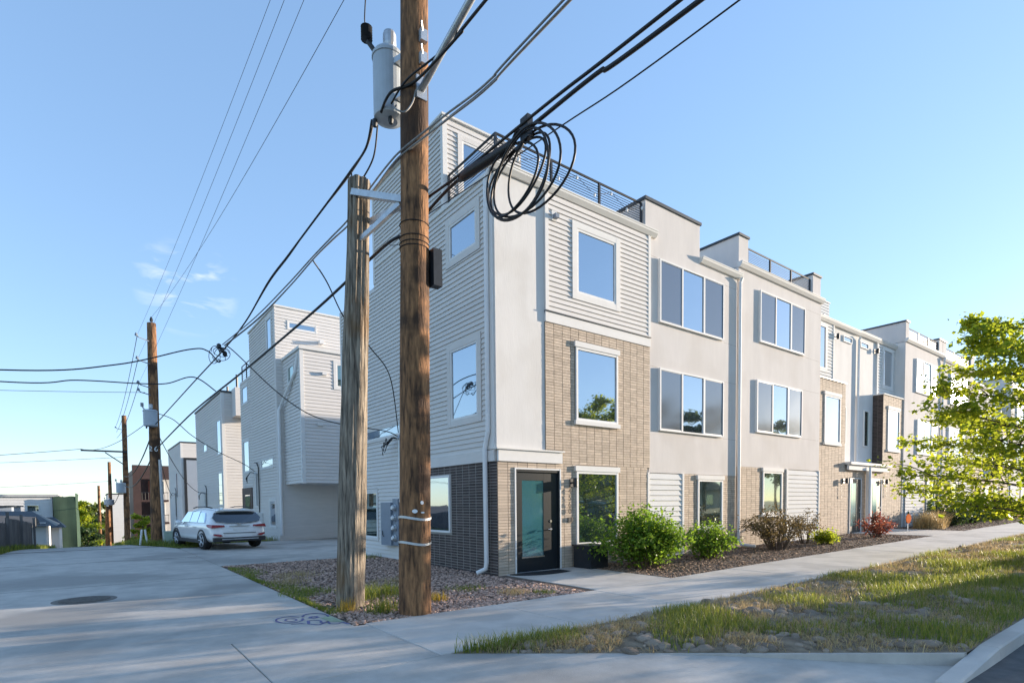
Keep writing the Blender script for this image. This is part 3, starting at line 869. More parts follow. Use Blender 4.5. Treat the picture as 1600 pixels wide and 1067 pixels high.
# ------------------------------------------------------------------ next townhouses of the row
def unit_left(H, X0, zo, rec, tower=True):
    """stucco block first (X0..X0+5.65), recess with tan brick bay and door after it (to X0+9.4)"""
    f = FRONT; R = Fr('y', rec, -1)
    m = MB(); m.box(X0, X0+5.68, 0.0, 9, -0.4, 8.72+zo); m.box(X0+5.68, X0+10.2, rec, 9, -0.4, 8.6+zo); m.build('wall', 'stucco', H)
    m = MB(); f.box(m, X0, X0+5.68, 2.42+zo, 8.72+zo, 0, 0.03); s = m.build('stucco_panel', 'stucco2', H)
    for z in (3.57, 5.35, 6.55, 8.3):
        m = MB(); f.box(m, X0+4.2, X0+5.6, z+zo-0.003, z+zo+0.003, 0.02, 0.0305); m.build('control_joint', 'mortar_t', s)
    window(H, f, X0+1.22, X0+4.30, 6.57+zo, 8.26+zo, P3, 0.042, 0.075, base=0.03)
    window(H, f, X0+1.05, X0+4.15, 3.58+zo, 5.31+zo, P3, 0.042, 0.075, base=0.03)
    m = MB(); f.box(m, X0, X0+3.15, -0.3, 2.42+zo, 0, 0.0195); m.build('mortar_bed', 'mortar_t', H)
    bricks(H, f, X0, X0+3.15, 0.05, 2.42+zo, [(X0+1.5, X0+2.9, 0.85, 2.7)], 'brick', d0=0.02)
    window(H, f, X0+1.55, X0+2.85, 0.95+0.2, 2.30+zo, fw=0.06, proud=0.05, sill=True, base=0.021, panes=[(0, 1, 'glassdk')])
    siding(H, f, X0+3.25, X0+5.6, 0.1, 2.38+zo, (), 0.15, 'siding_w', True, 0.03)
    m = MB(); f.box(m, X0+3.15, X0+3.25, 0, 2.42+zo, 0, 0.07); f.box(m, X0+5.6, X0+5.68, 0, 2.42+zo, 0, 0.07); m.build('corner_board', 'trim', H)
    gutter(H, f, X0-0.02, X0+5.75, 8.72+zo+0.0)
    # parapets and railing
    m = MB(); m.box(X0, X0+0.55, -0.03, 4.2, 8.74+zo, 9.72+zo); m.build('parapet', 'stucco2', H)
    m = MB(); m.box(X0-0.04, X0+0.59, -0.07, 4.24, 9.72+zo, 9.79+zo); m.build('parapet_cap', 'cap', H)
    m = MB(); m.box(X0+5.0, X0+5.62, -0.03, 3.2, 8.74+zo, 9.66+zo); m.build('parapet', 'stucco2', H)
    m = MB(); m.box(X0+4.96, X0+5.66, -0.07, 3.24, 9.66+zo, 9.73+zo); m.build('parapet_cap', 'cap', H)
    railing(H, (X0+0.62, 0.04, 0), (X0+4.9, 0.04, 0), 8.95+zo, 9.48+zo, 4, 8)
    recess(H, X0+5.68, X0+10.2, rec, zo, 1)
    if tower:
        siding(H, Fr('y', 2.6, -1), X0+7.4, X0+12.4, 8.6+zo, 10.85+zo, (), 0.13, 'siding_w')
        m = MB(); m.box(X0+7.4, X0+12.4, 2.6, 6, 8.5+zo, 10.85+zo); m.build('stair_tower', 'siding_w', H)
        m = MB(); m.box(X0+7.35, X0+12.45, 2.55, 6.05, 10.85+zo, 10.9+zo); m.build('roof_edge', 'gutter', H)
        m = MB(); f2 = Fr('y', 2.6, -1); f2.box(m, X0+11.2, X0+11.35, 9.95+zo, 10.08+zo, 0.02, 0.3); m.build('vent_hood', 'box', H)
        m = MB(); m.tube([(X0+12.2, 4, 10.8), (X0+12.2, 4, 11.6)], 0.06, 8); m.build('vent_pipe', 'galv', H)

def recess(H, xa, xb, rec, zo, s):
    """recessed entry bay. s=1: brick bay at the low-x side, s=-1: mirrored"""
    f = FRONT; R = Fr('y', rec, -1)
    w = xb-xa
    U = (lambda u: xa+u) if s == 1 else (lambda u: xb-u)
    def rect(a, b): return (min(U(a), U(b)), max(U(a), U(b)))
    # brick bay
    a, b = rect(0.02, 2.38)
    bay = MB(); bay.box(a, b, 0.03, rec, -0.3, 6.0+zo); bay.build('brick_bay', 'mortar_t', H)
    bf = Fr('y', 0.03, -1)
    wa, wb = rect(0.48, 1.88)
    bricks(H, bf, a, b, 0.05, 6.0+zo, [(wa-0.03, wb+0.03, 3.46+zo, 5.55+zo)], 'brick')
    if s == -1:
        bricks(H, Fr('x', a, -1), 0.03, rec, 2.9, 6.0+zo, (), 'brickd', pu=0.21)
    window(H, bf, wa, wb, 3.56+zo, 5.4+zo, fw=0.06, proud=0.045, sill=True, base=0.001)
    m = MB(); m.box(a-0.03, b+0.03, -0.02, rec, 6.0+zo, 6.05+zo); m.build('bay_cap', 'cap' if s == 1 else 'trim', H)
    # third floor siding over the bay with window
    a2, b2 = rect(0.0, 2.05)
    wa2, wb2 = rect(0.35, 1.42)
    siding(H, R, a2, b2, 6.05+zo, 8.55+zo, [(wa2-0.12, wb2+0.12, 6.43+zo, 8.37+zo)], 0.13, 'siding_w', False, 0.03)
    window(H, R, wa2, wb2, 6.55+zo, 8.25+zo, fw=0.05, proud=0.05, trim=0.12, base=0.03)
    c0, c1 = rect(2.05, 2.14); m = MB(); R.box(m, c0, c1, 6.05+zo, 8.55+zo, 0, 0.07); m.build('corner_board', 'trim', H)
    # strip window high up, slit window beside the bay
    q0, q1 = rect(3.06, 3.9); window(H, R, q0, q1, 7.95+zo, 8.2+zo, fw=0.035, proud=0.05, base=0.0)
    q0, q1 = rect(2.85, 3.4); window(H, R, q0, q1, 3.65+zo, 5.25+zo, fw=0.04, proud=0.05, base=0.0, panes=[(0, 1, 'glassdk')])
    wall_light(H, R, U(2.3), 8.0+zo, 0.0)
    gutter(H, R, xa, xb+0.02, 8.42+zo)
    # ground floor: brick flush with the bay, door set in it
    d0, d1 = rect(2.87, 4.02) if s == 1 else rect(2.45, 3.6)
    e0, e1 = rect(2.38, w)
    m = MB(); m.box(e0, e1, 0.03, rec, -0.2, 2.72+zo); m.build('mortar_bed', 'mortar_t', H)
    bricks(H, bf, e0, e1, 0.05, 2.72+zo, [(d0, d1, 0, 2.22+zo)], 'brick')
    m = MB(); bf.box(m, d0, d0+0.035, 0.1, 2.22+zo, 0, 0.04); bf.box(m, d1-0.035, d1, 0.1, 2.22+zo, 0, 0.04); bf.box(m, d0+0.035, d1-0.035, 2.185+zo, 2.22+zo, 0, 0.038)
    m.build('door_casing', 'vinyl', H)
    m = MB(); bf.box(m, d0+0.035, d1-0.035, 0.12, 2.185+zo, 0, 0.012); d = m.build('door', 'door', H)
    m = MB(); bf.box(m, d0+0.16, d0+0.62, 0.5, 2.0+zo, 0.012, 0.018); m.build('door_glass', 'frost', d)
    m = MB(); m.lathe([(0.03, 0), (0.03, -0.03)], (d1-0.2, 0.015, 1.25), 10, 'y'); m.tube([(d1-0.2, 0.0, 1.08), (d1-0.2, -0.04, 1.08), (d1-0.3, -0.045, 1.08)], 0.012, 6); m.build('handle', 'steel', d)
    wall_light(H, bf, U(2.25), 2.08+zo, 0.022)
    numbers(H, '4576' if s == 1 else '4578', U(2.0), 1.98+zo, 0.16, 0.17, -0.03)

B = empty('townhouse', (9.55, 0, 0.1), 'pale stucco townhouse next to the corner one, white downspout at its left edge', 'house', 'row of joined townhouses')
unit_left(B, 9.55, 0.30, 0.45)
downspout(B, [(19.72, 0.30, 8.66), (19.72, 0.38, 8.5), (19.72, 0.38, 3.1)], 0.05)

def unit_right(H, X0, zo, rec):
    """recess first (X0..X0+4.95), stucco block after it"""
    f = FRONT
    xs = X0+4.15; xe = xs+5.25
    m = MB(); m.box(X0, xs, rec, 9, -0.4, 8.6+zo); m.box(xs, xe, 0, 9, -0.4, 8.72+zo); m.build('wall', 'stucco', H)
    recess(H, X0, xs, rec, zo, -1)
    m = MB(); f.box(m, xs, xe, 2.42+zo, 8.72+zo, 0, 0.03); m.build('stucco_panel', 'stucco2', H)
    m = MB(); Fr('x', xs, -1).box(m, 0.0, rec, 6.1+zo, 8.72+zo, 0.0, 0.004); m.build('stucco_return', 'stucco', H)
    window(H, f, xs+1.3, xs+4.4, 6.5+zo, 8.12+zo, P3, 0.042, 0.075, base=0.03)
    window(H, f, xs+1.6, xs+4.65, 3.5+zo, 5.2+zo, P3, 0.042, 0.075, base=0.03)
    siding(H, f, xs+0.3, xs+2.8, 0.2, 2.38+zo, (), 0.15, 'siding_w', False, 0.03)
    m = MB(); f.box(m, xs+2.8, xe, -0.2, 2.42+zo, 0, 0.0195); m.build('mortar_bed', 'mortar_t', H)
    bricks(H, f, xs+2.85, xe, 0.05, 2.42+zo, [(xs+3.2, xs+4.4, 0.7, 2.3+zo)], 'brick', d0=0.02)
    window(H, f, xs+3.2, xs+4.4, 0.9, 2.2+zo, fw=0.06, proud=0.05, sill=True, base=0.021, panes=[(0, 1, 'glassdk')])
    gutter(H, f, xs-0.02, xe+0.05, 8.72+zo)
    m = MB(); m.box(xs, xs+0.4, -0.03, 4.2, 8.74+zo, 9.66+zo); m.build('parapet', 'stucco2', H)
    m = MB(); m.box(xs-0.04, xs+0.44, -0.07, 4.24, 9.66+zo, 9.73+zo); m.build('parapet_cap', 'cap', H)
    m = MB(); m.box(xs+4.7, xe, -0.03, 3.2, 8.74+zo, 9.6+zo); m.build('parapet', 'stucco2', H)
    m = MB(); m.box(xs+4.66, xe+0.04, -0.07, 3.24, 9.6+zo, 9.67+zo); m.build('parapet_cap', 'cap', H)
    railing(H, (xs+0.45, 0.04, 0), (xs+4.65, 0.04, 0), 8.95+zo, 9.45+zo, 4, 8)
    downspout(H, [(xe-0.06, -0.16, 8.7+zo), (xe-0.06, -0.09, 8.5), (xe-0.06, -0.09, 0.6)], 0.05)

Cc = empty('townhouse', (19.75, 0, 0.2), 'stucco townhouse with a slanting parapet wall and railing, half behind the leafy maple', 'house', 'row of joined townhouses')
unit_right(Cc, 19.75, 0.33, 0.45)
Dd = empty('townhouse', (29.2, 0, 0.3), 'far townhouse of the row seen only through the maple leaves', 'house', 'row of joined townhouses')
unit_left(Dd, 29.2, 0.2, 0.45, False)
Ee = empty('townhouse', (39.4, 0, 0.4), 'last townhouse of the row, hidden almost wholly by the maple', 'house', 'row of joined townhouses')
unit_right(Ee, 39.4, 0.2, 0.45)

# shared entry canopy with post
cn = empty('entry_canopy', (19.8, -0.3, 0.2), 'flat white canopy on a post over the paired black doors', 'canopy')
m = MB(); m.box(17.66, 21.98, -0.22, 0.42, 3.06, 3.16); m.build('roof', 'gutter', cn)
m = MB(); m.box(17.7, 21.9, -0.12, -0.03, 2.84, 3.055); m.build('beam', 'trim', cn)
m = MB(); m.box(19.62, 19.88, -0.16, -0.02, 0.2, 2.835); m.build('post', 'trim', cn)
m = MB(); m.tube([(19.56, -0.2, 3.0), (19.56, -0.2, 0.3)], 0.05, 8); m.build('downspout', 'spout', cn)

# ---- bricks of the corner house: 300 single ones nearest the pavement corner, the rest joined
BRICKS.sort(key=lambda b: (Vector(b[3])-CAM).length)
cache = {}
for (par, mat, ax, c, L, h, dep) in BRICKS[:300]:
    if (ax, mat) not in cache:
        mb = MB()
        if ax == 'y': mb.box(-0.5, 0.5, -0.5, 0.5, -0.5, 0.5)
        else: mb.box(-0.5, 0.5, -0.5, 0.5, -0.5, 0.5)
        cache[(ax, mat)] = mb.mesh('brick')
    o = mkobj('brick', cache[(ax, mat)], mat, par, loc=c)
    o.scale = (L, dep, h) if ax == 'y' else (dep, L, h)
rest = {}
for (par, mat, ax, c, L, h, dep) in BRICKS[300:]:
    mb = rest.setdefault(mat, MB())
    a, b = (L/2, dep/2) if ax == 'y' else (dep/2, L/2)
    mb.box(c[0]-a, c[0]+a, c[1]-b, c[1]+b, c[2]-h/2, c[2]+h/2)
for mat, mb in rest.items():
    mb.build('brickwork', mat, A, kind='stuff')
# ------------------------------------------------------------------ houses along the alley
def add_mast(H, x, y, z0, z1):
    m = MB(); m.tube([(x-0.1, y, z0), (x-0.1, y, z1)], 0.05, 8); m.lathe([(0.07, 0), (0.08, 0.06), (0.03, 0.14)], (x-0.1, y, z1), 8)
    q = m.build('service_mast', 'galv', H)
    for i in range(3):
        m = MB(); m.tube([(x-0.12, y, z1+0.1), (x-0.3, y+0.25, z1+0.15), (x-0.42, y+0.45+0.1*i, z1-0.1), (x-0.4, y+0.6+0.12*i, z1-0.4+0.1*i)], 0.018, 5); m.build('service_lead', 'cable', q)
    m = MB(); m.tube([(x-0.08, y-0.55, z0-0.4), (x-0.08, y-0.55, z1+0.35), (x-0.08, y-0.2, z1+0.62), (x-0.1, y+0.1, z1+0.66)], 0.03, 6); m.build('conduit', 'black', H)
    m = MB(); m.box(x-0.3, x-0.03, y-0.95, y-0.3, z0-1.05, z0-0.35); m.build('utility_cabinet', 'white', H)

H2 = empty('townhouse', (0, 17.4, 0), 'grey lap-sided house across the driveway with an overhanging upper storey above its garage', 'house', 'lap-sided houses along the alley')
S2 = Fr('x', 0.0, -1); Y2 = 17.4
m = MB(); m.box(0, 7, Y2, 22.6, -0.4, 10.78); m.box(0.003, 7, 22.6, 25.0, -1.2, 8.6); m.build('wall', 'siding', H2)
hs = [(17.95, 18.95, 8.9, 10.6), (23.1, 24.6, 7.2, 8.3), (23.1, 24.65, 3.4, 5.3), (18.2, 20.7, 3.4, 4.0), (17.95, 19.2, 0.5, 1.95)]
siding(H2, S2, Y2+0.25, 22.5, 0, 10.74, hs, 0.15); siding(H2, S2, 22.5, 25.0, -0.3, 8.58, hs, 0.15)
for (a, b, c, d) in hs: window(H2, S2, a+0.08, b-0.08, c+0.08, d-0.08, fw=0.06, proud=0.035, trim=0.08, tmat='siding_w')
m = MB(); S2.box(m, Y2-0.02, Y2+0.25, -0.2, 10.76, 0, 0.03); m.build('corner_board', 'siding', H2)
siding(H2, Fr('y', Y2, -1), 0.0, 7, -0.1, 10.74, [(0.55, 1.9, 9.85, 10.2)], 0.15)
window(H2, Fr('y', Y2, -1), 0.6, 1.85, 9.88, 10.18, fw=0.04, proud=0.035, trim=0.06, tmat='siding_w')
m = MB(); m.box(-0.06, 7.06, Y2-0.06, 22.66, 10.78, 10.86); m.build('roof_edge', 'gutter', H2)
OX, OY = 0.30, 14.75
m = MB(); m.box(OX, 6.6, OY, Y2, 2.56, 8.3); m.build('overhang', 'siding', H2)
siding(H2, Fr('x', OX, -1), OY+0.12, Y2, 2.58, 8.28, [(15.6, 16.6, 7.0, 7.9)], 0.15)
window(H2, Fr('x', OX, -1), 15.65, 16.55, 7.05, 7.85, fw=0.05, proud=0.035, trim=0.05, tmat='siding_w', panes=[(0, 1, 'glassdk')])
siding(H2, Fr('y', OY, -1), OX+0.12, 6.6, 2.58, 8.28, [(1.72, 2.8, 6.7, 8.0)], 0.15)
window(H2, Fr('y', OY, -1), 1.85, 2.7, 6.85, 7.88, fw=0.06, proud=0.035, trim=0.12, tmat='siding_w', panes=[(0, 1, 'glassdk')])
m = MB(); m.box(OX-0.035, OX+0.12, OY-0.035, OY+0.12, 2.55, 8.3); m.build('corner_board', 'siding_w', H2)
m = MB(); m.box(OX-0.08, 6.7, OY-0.1, OY, 8.3, 8.42); m.box(OX-0.08, OX, OY, Y2, 8.3, 8.42); m.build('roof_edge', 'gutter', H2)
m = MB(); Fr('y', OY, -1).box(m, 1.2, 1.4, 7.3, 7.42, 0.02, 0.14); m.build('vent_hood', 'siding_w', H2)
m = MB(); Fr('y', OY, -1).box(m, 0.95, 1.2, 5.08, 5.2, 0.02, 0.12); m.build('vent_hood', 'siding_w', H2)
m = MB(); Fr('y', Y2, -1).box(m, 1.95, 2.15, 9.35, 9.5, 0.02, 0.3); m.build('wall_light', 'siding_w', H2)
downspout(H2, [(OX-0.03, 15.0, 8.1), (OX-0.07, 15.3, 7.4), (0.10, 17.2, 6.2), (0.02, 17.25, 6.0), (0.02, 17.25, 0.2)], 0.07)
railing(H2, (0.1, 22.7, 0), (0.1, 24.9, 0), 8.6, 9.5, 3, 6)
add_mast(H2, 0, 21.5, 1.6, 3.2)
m = MB(); S2.box(m, 22.6, 25.0, -0.6, 2.6, 0.03, 0.06); m.build('base_cladding', 'brown', H2)
m = MB(); S2.box(m, 23.0, 24.2, -0.4, 2.2, 0.06, 0.075); m.build('pane', 'glass', H2)

def alley_house(y0, y1, zt, zb, label, wins, mat='siding', south=True, pipes=0, notch=None):
    H = empty('townhouse', (0, y0, zb), label, 'house', 'lap-sided houses along the alley')
    m = MB(); m.box(0, 9, y0, y1, zb-1.5, zt); m.build('wall', mat, H)
    siding(H, S2, y0+0.2, y1, zb, zt-0.03, wins, 0.19, mat)
    siding(H, Fr('y', y0, -1), 0.15, 9, zb, zt-0.03, (), 0.19, mat)
    m = MB(); m.box(-0.03, 0.15, y0-0.03, y0+0.2, zb, zt); m.build('corner_board', 'siding_w', H)
    m = MB(); m.box(-0.07, 9.07, y0-0.07, y1+0.07, zt, zt+0.12); m.build('roof_edge', 'cap', H)
    for (a, b, c, d) in wins: window(H, S2, a+0.05, b-0.05, c+0.05, d-0.05, fw=0.06, proud=0.035, trim=0.05, tmat='siding_w')
    for i in range(pipes):
        m = MB(); m.tube([(1.2, y0+1.2+i*3.2, zt), (1.2, y0+1.2+i*3.2, zt+1.5-0.25*i)], 0.08, 6); m.build('vent_pipe', 'black', H)
    return H
H3 = alley_house(30.6, 41.5, 9.0, -1.1, 'tall grey lap-sided house with vent pipes on its roof, behind the parked white SUV',
                 [(31.0, 32.6, 5.0, 7.4), (31.0, 32.6, 1.6, 3.9), (36.5, 38.2, 5.6, 6.3), (37.5, 38.6, 1.6, 2.3), (33.5, 34.6, -0.4, 0.1)], pipes=3)
add_mast(H3, 0, 37.5, 0.6, 2.5)
m = MB(); m.box(0.6, 3, 29.4, 30.6, 7.4, 9.2); m.build('roof_bulkhead', 'siding', H3)
H4 = alley_house(51, 61, 7.6, -2.0, 'lower lap-sided house with a dark blue recessed panel, farthest of the alley row', [(54, 55.2, 2.4, 5.0)])
m = MB(); Fr('y', 51, -1).box(m, 0.4, 8.6, -2.0, 6.0, 0.03, 0.07); m.build('blue_panel', 'siding_b', H4)
m = MB(); Fr('y', 51, -1).box(m, 0.2, 0.42, -2.0, 6.2, 0.03, 0.1); Fr('y', 51, -1).box(m, 0.42, 8.6, 6.0, 6.2, 0.03, 0.1); m.build('panel_frame', 'black', H4)
add_mast(H4, 0, 55.5, 0.6, 2.8)

# brown framed balcony block farther down
FB = empty('apartment_block', (-2.7, 73, -3.2), 'dark brown framed apartment block with stacked balconies far down the alley', 'building')
gb = -3.6
m = MB(); m.box(-2.7, -1.9, 72, 73, gb, 6.7); m.build('pillar', 'brown', FB)
m = MB(); m.box(-1.9, 3.0, 72.05, 73, 5.0, 6.69); m.build('lintel', 'brown', FB)
m = MB(); m.box(-0.2, 6, 74.5, 84, gb, 6.4); m.build('wall', 'stucco', FB)
m = MB(); m.box(-2.5, -0.25, 75.5, 84, gb, 6.3); m.build('stair_core', 'brown', FB)
m = MB(); m.box(-0.9, -0.24, 74.9, 75.4, 2.5, 4.9); m.build('rust_panel', 'rust', FB)
for z in (-0.6, 2.2):
    m = MB(); m.box(-1.9, 1.0, 72.2, 74.5, z, z+0.25); sl_ = m.build('balcony', 'brown', FB)
    m = MB(); m.tube([(-1.9, 72.25, z+1.15), (1.0, 72.25, z+1.15)], 0.04, 5); m.build('rail', 'black', sl_)
    for i in range(9):
        m = MB(); m.tube([(-1.8+i*0.34, 72.25, z+0.25), (-1.8+i*0.34, 72.25, z+1.15)], 0.02, 4); m.build('baluster', 'black', sl_)
for z in (-2.6, 0.3, 3.1):
    window(FB, Fr('y', 74.5, -1), -0.1, 0.8, z, z+1.8, fw=0.08, panes=[(0, 1, 'glassdk')])
    window(FB, Fr('y', 74.5, -1), 2.0, 3.0, z, z+1.5, fw=0.08, panes=[(0, 1, 'glassdk')])
m = MB(); m.box(-0.3, 6.1, 74.4, 84.1, 6.4, 6.55); m.build('roof_edge', 'cap', FB)
WB = empty('apartment_block', (-4.0, 98, -5), 'white sided block at the bottom of the alley between the poles', 'building')
m = MB(); m.box(-4.6, 2, 98, 108, -7, 3.6); m.build('wall', 'siding_w', WB)
siding(WB, Fr('y', 98, -1), -4.6, 2, -7, 3.6, (), 0.3, 'siding_w')
window(WB, Fr('y', 98, -1), -2.4, -1.0, 0.4, 2.4, panes=[(0, 1, 'glassdk')], base=0.02)
m = MB(); m.box(-4.7, 2.1, 97.9, 108.1, 3.6, 3.75); m.build('roof_edge', 'cap', WB)

# left side of the alley
GT = empty('wrapped_building', (-9, 66, -2.5), 'building under construction wrapped in dark green netting', 'building')
def rag(x0, x1, y0, y1, z0, z1, nx, nz, amp, seed):
    m = MB(); vs = []; fs = []
    for j in range(nz+1):
        for i in range(nx+1):
            t = i/nx; x = x0+(x1-x0)*t; y = y0+(y1-y0)*t; z = z0+(z1-z0)*j/nz
            q = mnoise.noise((x*0.9+seed, y*0.9, z*0.25))
            q2 = mnoise.noise((x*2.7+seed, y*2.1, 4.0))
            vs.append((x+q*amp, y+q*amp, z+(q2*0.1 if j == nz else 0)))
    for j in range(nz):
        for i in range(nx): fs.append((j*(nx+1)+i, j*(nx+1)+i+1, (j+1)*(nx+1)+i+1, (j+1)*(nx+1)+i))
    return m.add(vs, fs)
rag(-10.0, -8.2, 66, 66, -2.7, 2.75, 10, 12, 0.10, 1.0).build('netting', 'green_tarp', GT)
rag(-8.2, -7.95, 66, 72, -2.7, 3.1, 14, 12, 0.22, 5.0).build('netting', 'green_tarp', GT)
m = MB(); m.box(-10.0, -8.45, 66.3, 72, -3.5, 2.5); m.build('shell', 'dark', GT)
WL = empty('warehouse', (-20, 68, -3), 'long white flat-roofed building left of the green netting', 'building')
m = MB(); m.box(-34, -10.12, 66.5, 82, -5, 2.75); m.build('wall', 'siding_w', WL)
m = MB(); m.box(-34.2, -9.6, 66.3, 82.2, 2.75, 3.0); m.build('roof_edge', 'roofmem', WL)
siding(WL, Fr('y', 66.5, -1), -34, -10.12, -4, 2.7, [(-12.2, -11.2, 1.2, 1.9), (-14.9, -14.0, 0.6, 1.9)], 0.3, 'siding_w')
window(WL, Fr('y', 66.5, -1), -12.2, -11.2, 1.2, 1.9, panes=[(0, 1, 'glassdk')]); window(WL, Fr('y', 66.5, -1), -14.9, -14.0, 0.6, 1.9, panes=[(0, 1, 'glassdk')])
m = MB(); m.box(-30, -16.5, 74, 82, 3.0, 3.75); m.build('roof_box', 'siding_w', WL)
m = MB(); m.box(-30.1, -16.4, 73.9, 82.1, 3.75, 3.95); m.build('roof_box_edge', 'rust', WL)
BL = empty('house', (-16, 52, -2), 'low blue sided house with dark flat roof before the white warehouse', 'house')
m = MB(); m.box(-24, -12.2, 52, 60, -4, 1.7); m.build('wall', 'siding_b', BL)
siding(BL, Fr('y', 52, -1), -24, -12.2, -2.5, 1.7, (), 0.25, 'siding_b')
m = MB(); m.box(-24.2, -12.0, 51.8, 60.2, 1.7, 1.82); m.build('roof', 'cap', BL)
window(BL, Fr('y', 52, -1), -14.0, -13.4, 0.2, 1.2, panes=[(0, 1, 'glassdk')])
G1 = empty('garage', (-12, 31, -1), 'dark grey garage with low pitched roof beside the fence', 'garage')
m = MB(); m.prism([(-18, 30), (-10.0, 30), (-10.0, 36), (-18, 36)], -1.5, 0.75); m.build('wall', 'fence', G1)
m = MB(); m.add([(-18.4, 29.6, 0.8), (-9.6, 29.6, 0.55), (-9.6, 36.4, 0.55), (-18.4, 36.4, 0.8), (-18.4, 33, 1.55), (-9.6, 33, 1.1)],
                [(0, 1, 5, 4), (4, 5, 2, 3), (0, 4, 3), (1, 2, 5)]); m.build('roof', 'asphalt', G1)
G2 = empty('garage', (-11, 43, -2), 'white garage with dark overhanging roof past the grey garage', 'garage')
m = MB(); m.box(-17, -9.6, 42, 48, -3, 0.55); m.build('wall', 'siding_w', G2)
m = MB(); m.add([(-17.5, 41.4, 0.5), (-9.0, 41.4, 0.3), (-9.0, 48.6, 0.3), (-17.5, 48.6, 0.5), (-17.5, 45, 1.5), (-10.5, 45, 1.35)],
                [(0, 1, 5, 4), (4, 5, 2, 3), (0, 4, 3), (1, 2, 5)]); m.build('roof', 'cap', G2)
G3 = empty('porch', (-9.6, 53, -2.2), 'small white porch with dark tiled canopy by the netting', 'porch')
m = MB(); m.box(-11.5, -9.2, 54, 57, -3, -0.1); m.build('wall', 'siding_w', G3)
m = MB(); m.add([(-11.9, 53.2, -0.15), (-8.8, 53.2, -0.15), (-8.8, 57.2, -0.15), (-11.9, 57.2, -0.15), (-11.4, 55, 0.75), (-9.6, 55, 0.75)], [(0, 1, 5, 4), (1, 2, 5), (2, 3, 4, 5), (0, 4, 3)]); m.build('canopy', 'cap', G3)
m = MB(); m.box(-9.25, -9.05, 53.4, 53.6, -3, -0.15); m.build('post', 'white', G3)

# wooden fence at the left kerb of the alley
FN = empty('fence', (-10.6, 22, 0), 'weathered grey plank fence along the left edge of the alley', 'fence')
y = 15.0; i = 0
while y < 27.5:
    x = -10.35+(y-15)*0.07; h = 1.15 if y < 21 else 1.35
    m = MB(); m.box(x-0.012, x+0.012, y, y+0.19, gz(x, y)-0.1, gz(x, y)+h+random.uniform(-0.03, 0.03)); m.build('fence_plank', 'fence', FN)
    y += 0.2; i += 1
for y in (15.0, 18, 21, 24, 27.4):
    x = -10.3+(y-15)*0.07; m = MB(); m.box(x-0.0, x+0.1, y-0.05, y+0.05, gz(x, y)-0.1, gz(x, y)+1.6); m.build('fence_post', 'fence', FN)

# small things on the verge
m = MB(); m.box(-4.62, -4.32, 17.6, 17.9, -0.05, 0.5); m.box(-4.64, -4.30, 17.58, 17.92, 0.5, 0.56)
m.build('utility_pedestal', 'leaf_dk' if False else M('pedestal_green', (0.36, 0.45, 0.38), 0.6), None, label='pale green utility pedestal in the grass beside the tall alley pole', cat='utility box')
for k in (0, 1):
    m = MB(); m.tube([(-5.42+k*0.26, 18.9-0.2*k, -0.05), (-5.34+k*0.1, 18.9-0.2*k, 0.62)], 0.04, 8)
    m.build('marker_post', 'white', None, label='white leaning marker post, one of a pair in the verge grass', cat='post', group='pair of white marker posts')
for k in (0, 1):
    m = MB(); m.lathe([(0.08, 0), (0.08, 0.85), (0.06, 0.92), (0.0, 0.95)], (-3.95+k*0.3, 18.2+k*0.2, gz(0, 18)-0.02), 10)
    m.build('bollard', 'yellow', None, label='short yellow bollard in front of the far alley house', cat='bollard', group='yellow bollards')

# ------------------------------------------------------------------ utility poles
def pole_mesh(base, top, r0, r1, n=28, segs=60, crack=0.0, rough=0.012, seed=0):
    m = MB(); vs = []; fs = []
    b = Vector(base); t = Vector(top)
    for i in range(segs+1):
        q = i/segs; c = b.lerp(t, q); r = r0+(r1-r0)*q
        for k in range(n):
            a = 2*math.pi*k/n
            d = rough*mnoise.noise((math.cos(a)*2+seed, math.sin(a)*2, c.z*0.6))
            if crack:
                d -= crack*max(0, mnoise.noise((math.cos(a)*7+seed, math.sin(a)*7, c.z*0.25)))**1.0
            vs.append((c.x+(r+d)*math.cos(a), c.y+(r+d)*math.sin(a), c.z))
    for i in range(segs):
        for k in range(n): fs.append((i*n+k, i*n+(k+1) % n, (i+1)*n+(k+1) % n, (i+1)*n+k))
    fs.append(tuple(segs*n+k for k in range(n)))
    return m.add(vs, fs)

pb = Vector((-3.40, -2.66, 0)); pt = Vector((-3.24, -2.80, 13.2))
MP = empty('utility_pole', pb, 'tall brown timber utility pole carrying the transformer at the gravel corner', 'utility pole', 'utility poles along the alley')
pole_mesh(pb-Vector((0, 0, 0.2)), pt, 0.232, 0.165, 36, 90, 0.008, 0.012, 1).build('shaft', 'pole', MP, True)
def pax(z): return pb.lerp(pt, z/13.2)
for z in (1.04, 1.40):
    c = pax(z); m = MB(); vs = []; fs = []
    for k in range(36):
        a = 2*math.pi*k/36; zz = z+0.022*math.sin(a*2.0+1.2)
        for rr, dz in ((0.241, -0.017), (0.241, 0.017)): vs.append((c.x+rr*math.cos(a), c.y+rr*math.sin(a), zz+dz))
    for k in range(36):
        j = (k+1) % 36; fs.append((2*k, 2*j, 2*j+1, 2*k+1))
    m.add(vs, fs); m.build('metal_band', 'galv', MP)
